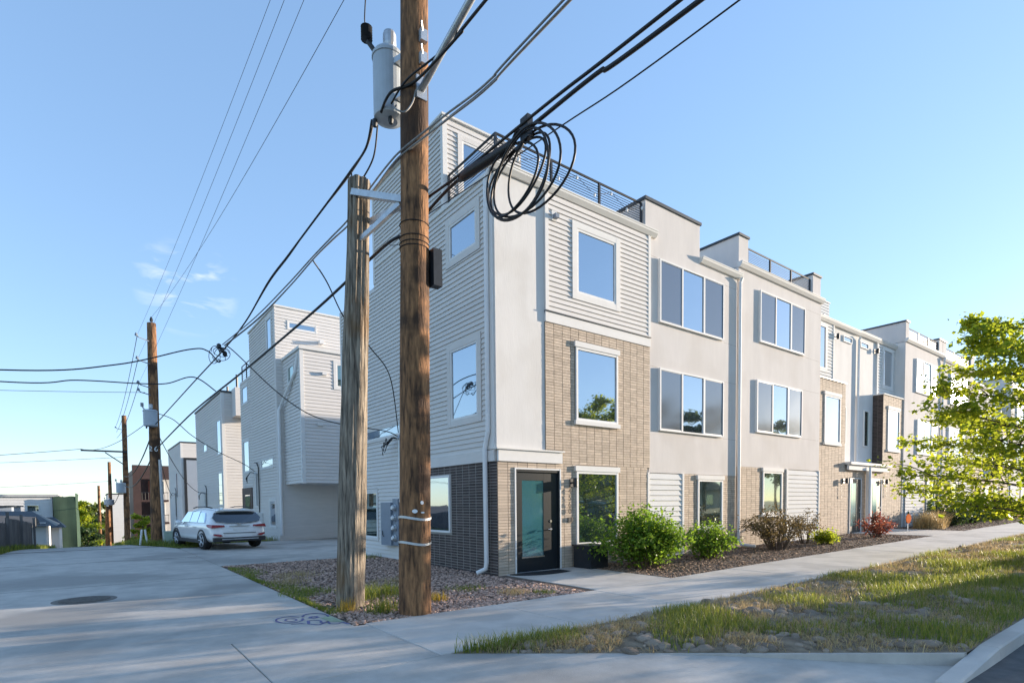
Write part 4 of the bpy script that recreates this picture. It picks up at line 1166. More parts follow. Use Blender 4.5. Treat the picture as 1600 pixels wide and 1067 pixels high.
# tags facing the street
tocam = (CAM-pb); tocam.z = 0; tocam.normalize(); side = Vector((-tocam.y, tocam.x, 0))
def tagdisc(z, s, w, h, name):
    c = pax(z); p = c+(tocam*math.sqrt(max(0.01, 0.236**2-s*s))+side*s)
    nrm = (tocam*math.sqrt(max(0.01, 0.236**2-s*s))+side*s).normalized(); sv = Vector((-nrm.y, nrm.x, 0))
    m = MB(); ring = [p+nrm*0.012+sv*(w*math.cos(a))+Vector((0, 0, h*math.sin(a))) for a in [2*math.pi*i/12 for i in range(12)]]
    m.add(ring+[q-nrm*0.02 for q in ring], [tuple(range(12))]+[(i, 12+i, 12+(i+1) % 12, (i+1) % 12) for i in range(12)]); m.build(name, 'white', MP)
tagdisc(1.62, 0.10, 0.022, 0.026, 'tag'); tagdisc(1.50, 0.0, 0.04, 0.028, 'tag'); tagdisc(1.48, 0.11, 0.025, 0.012, 'tag')
for z in (5.28, 5.22, 5.36, 5.55):
    c = pax(z); m = MB(); m.tube([(c.x+0.207*math.cos(a), c.y+0.207*math.sin(a), z) for a in [2*math.pi*i/24 for i in range(25)]], 0.008, 4, False); m.build('tie_wire', 'cable', MP)
for z in (7.75, 8.05, 8.7, 8.9):
    c = pax(z)+side*-0.0+tocam*0.18+side*0.12
    m = MB(); m.box(c.x-0.05, c.x+0.05, c.y-0.04, c.y+0.04, z-0.09, z+0.06); m.tube([(c.x, c.y, z), (c.x-0.08, c.y-0.10, z+0.09)], 0.014, 5); m.build('pole_step', 'galv', MP)
c = pax(5.0)-side*0.0
m = MB(); q = c+side*0.30; m.box(q.x-0.07, q.x+0.07, q.y-0.07, q.y+0.07, 4.72, 5.24); m.build('cable_terminal', 'black', MP)
# crossarm and braces up top (above the picture)
m = MB(); m.box(-4.5, -2.0, -2.92, -2.78, 11.45, 11.6); m.build('crossarm', 'pole', MP)

sb = Vector((-3.94, -1.50, 0)); stp = Vector((-3.70, -1.64, 6.55))
SP = empty('stub_pole', sb, 'cracked grey weathered stub pole standing beside the tall brown pole', 'utility pole', 'utility poles along the alley')
pole_mesh(sb-Vector((0, 0, 0.2)), stp, 0.228, 0.168, 44, 80, 0.045, 0.02, 5).build('shaft', 'poleg', SP, False)
def bar(mb, a, b, w, h):
    a = Vector(a); b = Vector(b); t = (b-a).normalized(); s_ = t.cross(Vector((0, 0, 1))).normalized(); u_ = s_.cross(t)
    vs = [p+s_*(w/2*i)+u_*(h/2*j) for p in (a, b) for i, j in ((-1, -1), (1, -1), (1, 1), (-1, 1))]
    mb.add(vs, [(0, 1, 2, 3), (7, 6, 5, 4), (0, 4, 5, 1), (1, 5, 6, 2), (2, 6, 7, 3), (3, 7, 4, 0)])
m = MB(); bar(m, (-3.83, -1.72, 6.30), (-3.33, -2.62, 5.95), 0.10, 0.09); m.build('bracket_arm', 'galv', SP)
m = MB(); bar(m, (-3.74, -1.75, 5.62), (-3.42, -2.45, 5.96), 0.05, 0.07); m.build('brace', 'galv', SP)
m = MB(); bar(m, (-3.60, -1.60, 5.95), (-3.38, -2.4, 5.95), 0.05, 0.08); m.build('brace', 'galv', SP)

def transformer(c, r, h, label, sc=1.0):
    T = empty('transformer', c, label, 'transformer', 'pole transformers')
    m = MB(); m.lathe([(r*0.55, -h*0.04), (r*0.97, 0), (r, 0.03), (r, h), (r*1.06, h), (r*1.06, h+0.04*sc), (r*0.9, h+0.09*sc), (0.02, h+0.11*sc)], c, 26); m.build('tank', 'trafo', T, False)
    m = MB(); b0 = (c[0]+0.02, c[1]-0.02, c[2]+h+0.08*sc)
    m.lathe([(0.07*sc, 0), (0.05*sc, 0.05*sc), (0.085*sc, 0.08*sc), (0.095*sc, 0.13*sc), (0.095*sc, 0.27*sc), (0.085*sc, 0.3*sc)], b0, 14); m.build('bushing', 'galv', T)
    m = MB(); p = Vector((c[0]-r*0.75, c[1]+r*0.45, c[2]+h))
    m.tube([p+Vector((0.1*sc, -0.06*sc, -0.1*sc)), p+Vector((0, 0, 0.12*sc)), p+Vector((-0.08*sc, 0.05*sc, 0.25*sc))], 0.035*sc, 8)
    q = p+Vector((-0.09*sc, 0.06*sc, 0.27*sc))
    prof = []
    for i in range(6): prof += [(0.085*sc, i*0.035*sc), (0.06*sc, (i+0.5)*0.035*sc)]
    m.lathe(prof, q, 12); m.build('arrester', 'black' if sc == 1 else 'galv', T)
    for k in (-1, 1):
        m = MB(); m.lathe([(0.035*sc, 0), (0.045*sc, -0.05*sc), (0.03*sc, -0.1*sc)], (c[0]-0.1*sc+0.08*sc*k, c[1]-0.1*sc*k, c[2]-0.02), 8); m.build('terminal', 'black', T)
    return T
transformer((-3.455, -2.22, 7.25), 0.22, 0.84, 'pale grey cylindrical pole transformer high on the tall brown pole')
for zz in (7.45, 7.95):
    m = MB(); bar(m, (-3.40, -2.40, zz), (-3.33, -2.60, zz), 0.16, 0.08); m.build('hanger_bracket', 'galv', MP)

def far_pole(x, y, h, r, label, tz=None, arms=(), xarm=None, base_r=None):
    z0 = gz(x, y)
    P = empty('utility_pole', (x, y, z0), label, 'utility pole', 'utility poles along the alley')
    pole_mesh((x, y, z0-0.3), (x+0.08, y, z0+h), base_r or r*1.35, r, 20, 40, 0.006, 0.012, x).build('shaft', 'pole', P, True)
    for z in arms:
        m = MB(); m.tube([(x, y-0.1, z), (x-0.42, y-0.35, z+0.06), (x-0.5, y-0.38, z+0.14)], 0.022, 5); m.lathe([(0.05, 0), (0.06, 0.05), (0.03, 0.12)], (x-0.5, y-0.38, z+0.1), 8); m.build('insulator_arm', 'box', P)
    if xarm:
        m = MB(); bar(m, (x-xarm[1], y-0.2, xarm[0]), (x+0.2, y-0.2, xarm[0]), 0.12, 0.12); m.build('crossarm', 'black', P)
        m = MB(); bar(m, (x-xarm[1]*0.45, y-0.2, xarm[0]-0.1), (x-0.05, y-0.2, xarm[0]-1.0), 0.07, 0.07); m.build('brace', 'black', P)
    return P
P1 = far_pole(-4.84, 18.3, 9.42, 0.165, 'orange-brown timber pole with a transformer standing in the verge by the SUV', arms=(8.55, 7.6, 6.6, 6.3), base_r=0.24)
m = MB(); m.tube([(-4.6, 18.15, 0), (-4.66, 18.15, 3.6)], 0.07, 8); m.build('cable_guard', 'galv', P1)
m = MB(); m.lathe([(0.05, 0), (0.07, 0.08), (0.03, 0.2)], (-4.76, 18.3, 9.42), 8); m.build('top_insulator', 'black', P1)
for i, ch in enumerate('26'):
    me = text_mesh(ch, 0.3, 0.004); me.transform(Matrix.Translation((-4.98+0.2*i, 18.09, 3.95)) @ Matrix.Rotation(math.pi/2, 4, 'X')); mkobj('pole_number', me, 'white', P1)
transformer((-4.95, 17.95, 4.98), 0.26, 0.6, 'light grey transformer on the orange-brown pole in the verge', 0.8)
P2 = far_pole(-4.75, 43.4, 10.2, 0.16, 'timber pole with one long crossarm reaching out over the alley', xarm=(5.9, 2.7), arms=(7.6,))
transformer((-5.05, 43.1, 2.7), 0.32, 0.7, 'blue-grey transformer below the long crossarm', 0.8)
P3_ = far_pole(-4.8, 80.5, 11.2, 0.18, 'slender dark pole with a wide transformer far down the alley')
transformer((-4.9, 80.0, 1.9), 0.55, 0.6, 'small blue transformer on the slender far pole', 0.8)
P4 = far_pole(-5.5, 118, 11.5, 0.2, 'most distant timber pole before the hillside trees')
far_pole(-5.3, 74, 5.0, 0.24, 'short dark pole stump next to the slender far pole')

# ------------------------------------------------------------------ wires
def spline(pts, n=10):
    P = [Vector(p) for p in pts]
    if len(P) == 2: return P
    out = []
    for i in range(len(P)-1):
        p0 = P[max(0, i-1)]; p1 = P[i]; p2 = P[i+1]; p3 = P[min(len(P)-1, i+2)]
        for k in range(n):
            t = k/n
            out.append(0.5*((2*p1)+(p2-p0)*t+(2*p0-5*p1+4*p2-p3)*t*t+(3*p1-p0-3*p2+p3)*t**3))
    return out+[P[-1]]
def sag(a, b, s, n=24):
    a = Vector(a); b = Vector(b)
    return [a.lerp(b, i/n)-Vector((0, 0, 4*s*(i/n)*(1-i/n))) for i in range(n+1)]
GW = 'overhead wires'
def wire(pts, r, label, mat='cable', sp=True, name='cable'):
    m = MB(); m.tube(spline(pts) if sp else pts, r, 6); return m.build(name, mat, None, True, label=label, cat='cable', group=GW)
wire([(-2.95, -30, 6.0), (-2.95, -16, 5.3), (-2.95, -7.13, 5.79), (-2.95, -5.91, 5.91), (-2.95, -4.77, 5.95), (-2.95, -3.36, 6.06), (-2.97, -2.5, 5.98), (-3.2, -2.4, 5.6), (-3.45, -2.3, 5.50), (-3.52, -1.5, 5.44), (-3.67, 0.71, 5.23), (-3.98, 5.2, 4.94), (-4.37, 10.85, 4.63), (-4.76, 18.1, 4.05)], 0.023, 'thick black cable that carries the coil and splice case past the tall pole')
wire([(-2.99, -30, 6.1), (-2.99, -16, 5.4), (-2.99, -7.1, 5.88), (-2.99, -5.33, 5.99), (-2.98, -3.5, 6.08), (-3.1, -2.55, 6.05)], 0.018, 'thinner black cable lashed above the cable with the coil')
wire([(-2.6, -30, 6.4), (-2.6, -16, 5.7), (-2.6, -7.27, 5.87), (-2.6, -4.71, 6.04), (-2.5, -0.2, 6.5), (0.05, 3.5, 8.6)], 0.008, 'hair-thin wire running from across the street to the flank of the corner house')
gn = [(-3.35, -30, 7.0), (-3.35, -16, 6.3), (-3.35, -5.97, 6.39), (-3.35, -4.69, 6.37), (-3.37, -3.71, 6.48), (-3.50, -2.84, 6.48), (-3.58, -2.55, 6.40), (-3.56, -1.86, 6.36), (-3.6, -1.05, 6.20), (-3.62, -0.21, 6.22), (-3.67, 0.65, 6.18), (-3.76, 1.99, 6.04), (-3.9, 4.09, 5.92), (-4.09, 6.85, 5.93)]
for k, (dx, dz) in enumerate(((0, 0), (-0.03, 0.035), (0.03, 0.03))):
    wire([(p[0]+dx*(1+0.3*math.sin(i+k)), p[1], p[2]+dz*(1+0.4*math.sin(i*1.7+k))) for i, p in enumerate(gn)], 0.013, ('thickest grey strand of the twisted bundle clamped to the tall pole', 'upper grey strand riding on the twisted bundle at the tall pole', 'grey strand on the street side of the twisted bundle')[k], 'cableg')
wire([(-3.3, -30, 7.9), (-3.3, -12, 7.2), (-3.3, -4.52, 7.43), (-3.3, -3.96, 7.42), (-3.42, -3.0, 7.36), (-3.60, -2.6, 7.36), (-3.62, -2.3, 7.24)], 0.02, 'black cable from across the street to the underside of the big transformer')
wire([(-3.26, -30, 8.0), (-3.26, -12, 7.25), (-3.26, -4.52, 7.50), (-3.28, -3.6, 7.50), (-3.5, -2.9, 7.40), (-3.55, -2.5, 7.28)], 0.014, 'second black cable looping into the big transformer')
sec = [(-3.66, -2.08, 7.24), (-3.62, -1.75, 7.02), (-3.56, -0.96, 7.06), (-3.6, -0.26, 6.97), (-3.67, 0.7, 6.84), (-3.76, 1.95, 6.67), (-3.84, 3.14, 6.52), (-3.95, 4.82, 6.1), (-4.09, 6.86, 5.84), (-4.36, 10.71, 5.54), (-4.8, 18.0, 5.04)]
wire(sec, 0.019, 'black secondary cable drooping from the big transformer toward the verge pole')
wire([(p[0]+0.03, p[1], p[2]+0.03+0.03*math.sin(i*2)) for i, p in enumerate(sec[:9])], 0.012, 'thin twist wound around the drooping secondary cable', 'cableg')
wire([(-3.56, -2.05, 7.22), (-3.55, -1.85, 6.85), (-3.62, -1.5, 6.62), (-3.6, -1.2, 6.66), (-3.55, -0.98, 7.02)], 0.013, 'black jumper lead looping below the big transformer')
wire([(-3.5, -2.55, 7.25), (-3.62, -2.75, 7.05), (-3.55, -2.9, 6.95), (-3.44, -2.92, 7.1), (-3.38, -2.92, 7.3)], 0.011, 'pale lead looped on the face of the tall pole', 'cableg')
wire(sag((-3.92, -2.85, 11.6), (-5.3, 17.95, 8.7), 0.25), 0.0042, 'highest hair-thin primary wire along the alley', 'cable', False)
wire(sag((-3.95, -2.85, 11.0), (-5.3, 17.95, 7.75), 0.25), 0.0042, 'second hair-thin primary wire along the alley', 'cable', False)
wire(sag((-3.92, -2.85, 10.35), (-5.3, 17.95, 6.75), 0.2), 0.0042, 'third hair-thin primary wire along the alley', 'cable', False)
wire(sag((-3.88, -2.85, 9.05), (-4.76, 18.3, 9.6), 0.35), 0.005, 'fourth primary wire ending on top of the verge pole', 'cable', False)
wire([(-3.88, -2.85, 9.05), (-3.86, -2.5, 8.92), (-3.76, -2.12, 8.62), (-3.71, -2.06, 8.54)], 0.009, 'short black tap wire down to the big transformer arrester')
for zz, z2, nm in ((8.7, 6.9, 'upper'), (7.75, 6.4, 'middle'), (6.75, 5.95, 'lower')):
    wire(sag((-5.3, 18, zz), (-5.2, 43.2, z2+1.0), 0.4), 0.012, nm+' thin wire from the verge pole on down the alley', 'cable', False)
wire(sag((-4.8, 18.2, 5.0), (-4.8, 43.3, 4.0), 0.7), 0.03, 'dark sagging cable between the verge pole and the crossarm pole', 'cable', False)
wire(sag((-4.8, 18.2, 4.05), (-4.8, 43.3, 3.3), 0.7), 0.03, 'lowest dark cable between the verge pole and the crossarm pole', 'cable', False)
wire(sag((-4.8, 43.3, 4.0), (-4.85, 80.5, 1.9), 0.8), 0.03, 'cable between the crossarm pole and the slender far pole', 'cable', False)
K = (-4.11, 7.17, 5.9)
wire([(-30, 6.0, 4.9), (-14, 6.7, 4.35), (-8.63, 6.95, 4.69), (-6.51, 7.05, 5.12), (-4.9, 7.13, 5.76), (-4.45, 7.15, 5.8), (-4.2, 7.17, 5.55), (-4.12, 7.2, 5.6)], 0.017, 'black service cable crossing the alley to the tangled knot')
wire([(-30, 6.0, 4.5), (-14, 6.7, 4.3), (-8.64, 6.95, 4.43), (-7.28, 7.02, 4.64), (-6.06, 7.08, 4.72), (-5.43, 7.11, 4.8), (-4.8, 7.14, 5.05), (-4.2, 7.6, 4.82)], 0.015, 'lower black service cable crossing the alley with a slack loop')
wire(sag((-30, 18, 5.2), (-5.1, 18, 6.37), 0.35), 0.009, 'thin wire leaving the verge pole across the alley', 'cable', False)
wire(sag((-40, 43, 3.0), (-7.4, 43.4, 6.0), 0.5), 0.02, 'wire from the crossarm tip over the left houses', 'cable', False)
wire(sag((-40, 60, 4.5), (-4.8, 43.4, 5.5), 0.4), 0.015, 'faint wire over the left houses below the crossarm', 'cable', False)
wire(sag((-40, 81, 3.4), (-4.8, 80.5, 5.0), 0.5), 0.02, 'faint wire over the warehouse roof', 'cable', False)
wire(sag((-7.4, 43.4, 6.0), (-4.9, 18.1, 5.3), 0.5), 0.014, 'wire from the crossarm tip to the transformer on the verge pole', 'cable', False)
wire([(-4.05, 6.9, 5.93), (-3.83, 6.98, 5.85), (-2.93, 6.36, 4.78), (-2.23, 5.87, 4.16), (-1.51, 5.38, 3.86), (-0.49, 4.68, 3.66), (-0.14, 4.56, 3.52)], 0.014, 'service drop from the knot to the mast of the corner house')
wire([(-3.67, 0.66, 6.15), (-3.3, 1.0, 5.95), (-2.72, 1.57, 5.48), (-1.77, 2.49, 5.24), (-0.91, 3.32, 4.83), (-0.14, 4.5, 3.62)], 0.014, 'black drop passing behind the poles to the corner house mast')
wire([(-4.8, 18.2, 5.6), (-4.06, 18.66, 5.42), (-3.26, 19.33, 4.84), (-2.06, 20.32, 4.25), (-0.7, 21.3, 3.75), (-0.15, 21.5, 3.4)], 0.016, 'service drop from the verge pole to the house behind the SUV')
wire(sag((-4.75, 18.3, 4.9), (-0.1, 37.5, 2.6), 0.8), 0.018, 'long service drop to the tall house with roof vents', 'cable', False)
wire(sag((-4.75, 18.3, 4.4), (-0.1, 55.5, 2.9), 1.0), 0.02, 'long service drop to the lower far house', 'cable', False)
# tangle at the knot
kt = empty('cable_knot', K, 'tangled splice of loops where the service cables meet above the alley', 'cable')
for i in range(5):
    a0 = i*1.3
    m = MB(); m.tube([(K[0]+0.12*math.sin(a0)+0.2*math.cos(t)*math.cos(a0), K[1]+0.3*math.cos(t)*math.sin(a0)+0.1*i, K[2]-0.08+(0.12+0.03*i)*math.sin(t)) for t in [2*math.pi*j/20 for j in range(19)]], 0.009, 5); m.build('loop', 'cable', kt)
for i in range(3):
    m = MB(); m.lathe([(0.02, 0), (0.06, 0.03), (0.06, 0.12), (0.02, 0.15)], (K[0]+0.08*i-0.05, K[1]+0.05*i, K[2]-0.08*i), 8); m.build('connector', 'black', kt)
# coil of spare cable and splice case
cl = empty('cable_coil', (-2.93, -4.7, 5.9), 'hanging coil of spare black cable on the strand over the pavement', 'cable')
for k, (oy, rx, rz, ox) in enumerate(((0.18, 0.56, 0.39, 0.02), (0.10, 0.62, 0.43, 0.04), (0.02, 0.60, 0.44, -0.03), (-0.10, 0.62, 0.44, -0.05), (-0.20, 0.56, 0.43, 0.06), (0.22, 0.46, 0.40, -0.04))):
    c = Vector((-2.93+ox, -4.70+oy, 5.92-rz))
    m = MB(); m.tube([(c.x+0.04*math.sin(t*1.0+k), c.y+rx*math.cos(t)+0.05*math.sin(2*t+k), c.z+rz*math.sin(t)) for t in [2*math.pi*j/40+0.02*k for j in range(41)]], 0.0145, 7, False)
    m.build('loop', 'cable', cl, True)
m = MB(); m.box(-2.98, -2.90, -4.86, -4.72, 5.84, 6.10); m.build('hanger', 'black', cl)
m = MB(); m.tube([(-2.93, -4.62+0.1*math.cos(t), 5.93+0.1*math.sin(t)) for t in [2*math.pi*j/16 for j in range(14)]], 0.028, 6); m.build('clamp', 'black', cl)
m = MB(); m.tube([(-2.95, -4.58, 5.92), (-2.95, -4.45, 5.93), (-2.95, -4.35, 5.94), (-2.95, -3.6, 6.03), (-2.95, -3.45, 6.04), (-2.95, -3.3, 6.05)], [0.025, 0.045, 0.058, 0.066, 0.06, 0.025], 14)
m.build('splice_case', 'cable', None, True, label='thick black splice case on the cable beside the coil', cat='splice case')
# street lamp arm on the tall pole
LA = empty('lamp_arm', (-3.3, -2.9, 7.3), 'pale metal street lamp arm rising from the tall pole over the street', 'street lamp')
m = MB(); m.tube([(-3.3, -2.88, 7.32), (-3.3, -3.6, 7.51), (-3.3, -4.4, 7.71), (-3.3, -5.6, 7.95), (-3.3, -6.6, 8.0)], 0.048, 12); m.build('arm', 'galv', LA, True)
m = MB(); m.box(-3.38, -3.22, -2.95, -2.84, 7.2, 7.5); m.build('bracket', 'galv', LA)
m = MB(); m.lathe([(0.02, 0.10), (0.12, 0.08), (0.16, 0.0), (0.10, -0.06)], (-3.3, -6.85, 7.98), 14); m.build('lamp_head', 'galv', LA)
# ------------------------------------------------------------------ cars
def make_suv(loc, rot, paint, label, sc=1.0, zs=1.0):
    C_ = empty('parked_car', loc, label, 'car')
    C_.rotation_euler = (0, 0, rot); C_.scale = (sc, sc, sc*zs)
    def cobj(name, mb, mat, parent=C_, smooth=True, sub=0):
        me = mb.mesh(name); me.materials.append(MT[mat])
        if smooth: me.polygons.foreach_set('use_smooth', [True]*len(me.polygons))
        o = bpy.data.objects.new(name, me); col.objects.link(o); o.parent = parent
        if sub:
            md = o.modifiers.new('s', 'SUBSURF'); md.levels = sub; md.render_levels = sub
        return o
    # stations: y, half widths and heights  (bottom, wide, shoulder, glass bottom, glass top, roof edge)
    #  y offsets give the raked tail
    ST = [  # y,  zb, w,   zshoulder, zgl, zroof, wroof, rake(shoulder, glass bottom, glass top, roof)
        (0.00, 0.36, 0.90, 1.00, 1.06, 1.60, 0.60, (0.06, 0.13, 0.42, 0.36)),
        (0.25, 0.33, 0.97, 1.03, 1.07, 1.64, 0.65, (0.02, 0.10, 0.34, 0.30)),
        (0.75, 0.30, 0.99, 1.03, 1.06, 1.68, 0.68, (0, 0, 0.1, 0.1)),
        (1.40, 0.29, 0.99, 1.02, 1.05, 1.71, 0.70, (0, 0, 0, 0)),
        (2.10, 0.28, 0.985, 1.00, 1.03, 1.71, 0.70, (0, 0, 0, 0)),
        (2.80, 0.28, 0.985, 0.99, 1.01, 1.66, 0.69, (0, 0, -0.05, -0.05)),
        (3.35, 0.28, 0.985, 0.985, 1.00, 1.40, 0.68, (0, 0, -0.1, -0.1)),
        (3.75, 0.28, 0.985, 0.97, 1.00, 1.08, 0.66, (0, 0, 0, 0)),
        (4.35, 0.29, 0.95, 0.88, 0.95, 0.99, 0.60, (0, 0, 0, 0)),
        (4.72, 0.33, 0.86, 0.74, 0.80, 0.84, 0.52, (0, 0, 0, 0)),
        (4.88, 0.40, 0.66, 0.62, 0.66, 0.70, 0.42, (0, 0, 0, 0)),
    ]
    prof = []
    for (y, zb, w, zs, zg, zr, wr, rk) in ST:
        P = [(w*0.86, y, zb), (w*0.975, y-0.0, zb+0.10), (w, y, 0.62 if zs > 0.7 else 0.55), (w*0.985, y+rk[0], zs), (w*0.925, y+rk[1], zg), (wr+0.06, y+rk[2], max(zg+0.01, zr-0.085)), (wr, y+rk[3], max(zg+0.02, zr-0.025)), (wr*0.5, y+rk[3]-0.0, zr)]
        prof.append(P)
    ring = [[(-x, y, z) for x, y, z in P]+[(x, y, z) for x, y, z in reversed(P)] for P in prof]
    mb = MB(); n = len(ring[0])
    vs = [p for r in ring for p in r]; fs = []
    for i in range(len(ring)-1):
        for k in range(n-1): fs.append((i*n+k, (i+1)*n+k, (i+1)*n+k+1, i*n+k+1))
    # tail and nose closed across
    for i, fl in ((0, 1), (len(ring)-1, 0)):
        for k in range(n//2-1):
            q = (i*n+k, i*n+k+1, i*n+n-2-k, i*n+n-1-k); fs.append(q if fl else q[::-1])
    mb.add(vs, fs); body = cobj('body', mb, paint, sub=2)
    # rear glass, tail lamps, trim (on the raked tail)
    def tail_patch(name, pts, mat, off=-0.02, th=0.03):
        m = MB(); n_ = len(pts)
        m.add([(x, y+off, z) for x, y, z in pts]+[(x, y+off+th, z) for x, y, z in pts], [tuple(range(n_)), tuple(range(2*n_-1, n_-1, -1))]+[(i, n_+i, n_+(i+1) % n_, (i+1) % n_) for i in range(n_)])
        return cobj(name, m, mat, smooth=False)
    ty = lambda z: 0.085 if z < 1.06 else 0.105+(z-1.06)*0.56
    arc = lambda x: 0.0
    W = [(-0.83, 1.30), (-0.74, 1.14), (-0.4, 1.08), (0, 1.065), (0.4, 1.08), (0.74, 1.14), (0.83, 1.30), (0.70, 1.50), (0.35, 1.535), (0, 1.54), (-0.35, 1.535), (-0.70, 1.50)]
    tail_patch('rear_window', [(x, ty(z)+0.10*(abs(x)/0.9)**2, z) for x, z in W], 'cargl', -0.045, 0.08)
    tail_patch('spoiler', [(x, 0.33, z) for x, z in ((-0.66, 1.565), (0.66, 1.565), (0.6, 1.63), (-0.6, 1.63))], paint, -0.06, 0.35)
    for s in (-1, 1):
        m = MB()
        P = [(0.52, 0.045, 0.93), (0.56, 0.045, 0.995), (0.90, 0.08, 1.02), (0.985, 0.30, 1.03), (0.995, 0.42, 1.0), (0.99, 0.25, 0.92), (0.93, 0.06, 0.89)]
        m.add([(s*x*1.003, y-0.012, z) for x, y, z in P]+[(s*(x-0.06), y+0.05, z) for x, y, z in P], [tuple(range(7)), tuple(range(13, 6, -1))]+[(i, 7+i, 7+(i+1) % 7, (i+1) % 7) for i in range(7)])
        cobj('tail_light', m, 'red', smooth=False)
        m = MB(); P = [(0.60, -0.02, 0.56), (0.66, -0.02, 0.63), (0.86, 0.03, 0.66), (0.88, 0.05, 0.60), (0.72, -0.02, 0.54)]
        m.add([(s*x, y-0.035, z) for x, y, z in P]+[(s*x, y+0.05, z) for x, y, z in P], [tuple(range(5)), tuple(range(9, 4, -1))]+[(i, 5+i, 5+(i+1) % 5, (i+1) % 5) for i in range(5)])
        cobj('reflector', m, 'red', smooth=False)
        # side windows
        for a, b in ((0.72, 1.45), (1.50, 2.30), (2.35, 3.30)):
            za, zc = 1.10, 1.55
            tb = 0.0 if b < 3 else -0.38
            ra = 0.28 if a < 1 else 0.0
            m = MB()
            xb, xt = 0.945, 0.81
            P = [(xb, a, za), (xb, b, za), (xt, b+tb, zc-0.02), (xt, a+ra, zc-(0.06 if a < 1 else 0))]
            m.add([(s*x, y, z) for x, y, z in P]+[(s*(x-0.08), y, z) for x, y, z in P], [(0, 1, 2, 3), (7, 6, 5, 4)]+[(i, 4+i, 4+(i+1) % 4, (i+1) % 4) for i in range(4)])
            cobj('side_window', m, 'cargl', smooth=False)
        m = MB(); m.lathe([(0.02, -0.11), (0.09, -0.08), (0.10, 0.0), (0.08, 0.08), (0.02, 0.1)], (s*1.08, 3.15, 1.08), 10, 'x'); cobj('mirror', m, paint)
        for yy in (1.55, 2.45):
            m = MB(); m.box(s*0.985, s*1.015, yy, yy+0.2, 0.90, 0.93); cobj('door_handle', m, paint, smooth=False)
        # cladding: sill
        m = MB(); m.box(s*0.93, s*0.995, 0.95, 3.95, 0.26, 0.40); cobj('sill_cladding', m, 'clad', smooth=False)
        m = MB(); m.tube([(s*0.66, 0.75, 1.69), (s*0.67, 1.4, 1.745), (s*0.67, 2.3, 1.74), (s*0.66, 2.75, 1.69)], 0.022, 6); cobj('roof_rail', m, 'clad')
    m = MB(); m.box(-0.88, 0.88, -0.03, 0.12, 0.33, 0.50); cobj('bumper', m, 'clad', smooth=False)
    m = MB(); m.box(-0.62, 0.62, -0.042, 0.1, 0.41, 0.45); cobj('skid_plate', m, 'galv', smooth=False)
    m = MB(); m.box(-0.55, 0.55, 0.0, 0.1, 0.665, 0.685); cobj('tailgate_seam', m, 'clad', smooth=False)
    m = MB(); m.box(-0.23, 0.23, 0.025, 0.09, 0.79, 0.91); cobj('number_plate', m, 'white', smooth=False)
    m = MB(); m.box(-0.34, 0.34, 0.02, 0.09, 0.945, 0.97); cobj('chrome_strip', m, 'steel', smooth=False)
    m = MB(); m.lathe([(0.065, 0), (0.065, -0.01)], (0, 0.05, 1.005), 14, 'y'); cobj('emblem', m, 'steel', smooth=False)
    for s in (-1, 1):
        for yy in (0.95, 3.85):
            m = MB(); c = (s*0.86, yy, 0.37)
            m.lathe([(0.25, -0.125), (0.35, -0.12), (0.37, -0.07), (0.37, 0.07), (0.35, 0.12), (0.25, 0.125)], c, 26, 'x'); w = cobj('wheel', m, 'tyre')
            m = MB(); m.lathe([(0.24, s*0.085), (0.255, s*0.132), (0.235, s*0.135), (0.225, s*0.10)], c, 26, 'x'); cobj('rim', m, 'galv', w)
            for k in range(5):
                a = 2*math.pi*k/5; m = MB()
                m.tube([(c[0]+s*0.128, c[1], c[2]), (c[0]+s*0.132, c[1]+0.24*math.cos(a), c[2]+0.24*math.sin(a))], 0.028, 6); cobj('spoke', m, 'galv', w)
            # arch flare
            m = MB(); pts_o = [(s*0.992, yy+0.455*math.cos(t), 0.37+0.455*math.sin(t)) for t in [math.pi*j/18 for j in range(-1, 20)]]
            pts_i = [(s*0.992, yy+0.385*math.cos(t), 0.37+0.385*math.sin(t)) for t in [math.pi*j/18 for j in range(-1, 20)]]
            k = len(pts_o); V = pts_o+pts_i+[(s*0.80, p[1], p[2]) for p in pts_i]+[(s*0.94, p[1], p[2]) for p in pts_o]
            m.add(V, [(i, i+1, k+i+1, k+i) for i in range(k-1)]+[(k+i, k+i+1, 2*k+i+1, 2*k+i) for i in range(k-1)]+[(3*k+i, 3*k+i+1, i+1, i) for i in range(k-1)])
            cobj('wheel_arch', m, 'clad', smooth=False)
            m = MB(); m.lathe([(0.37, 0), (0.37, -s*0.1)], (s*0.985, yy, 0.37), 22, 'x'); cobj('wheel_well', m, 'dark', smooth=False) if False else None
    return C_
make_suv((-2.70, 12.55, 0.0), math.radians(9.0), 'carw', 'white SUV parked tail-out on the driveway beside the grey house', 1.04, 0.87)
make_suv((13.5, -9.75, gz(10, -9)-0.13), math.radians(90), 'carb', 'dark blue car parked at the kerb beyond the maple', 1.0)
make_suv((21.0, -9.75, gz(18, -9)-0.13), math.radians(90), 'carw', 'white car parked at the kerb ahead of the dark blue one', 1.0)

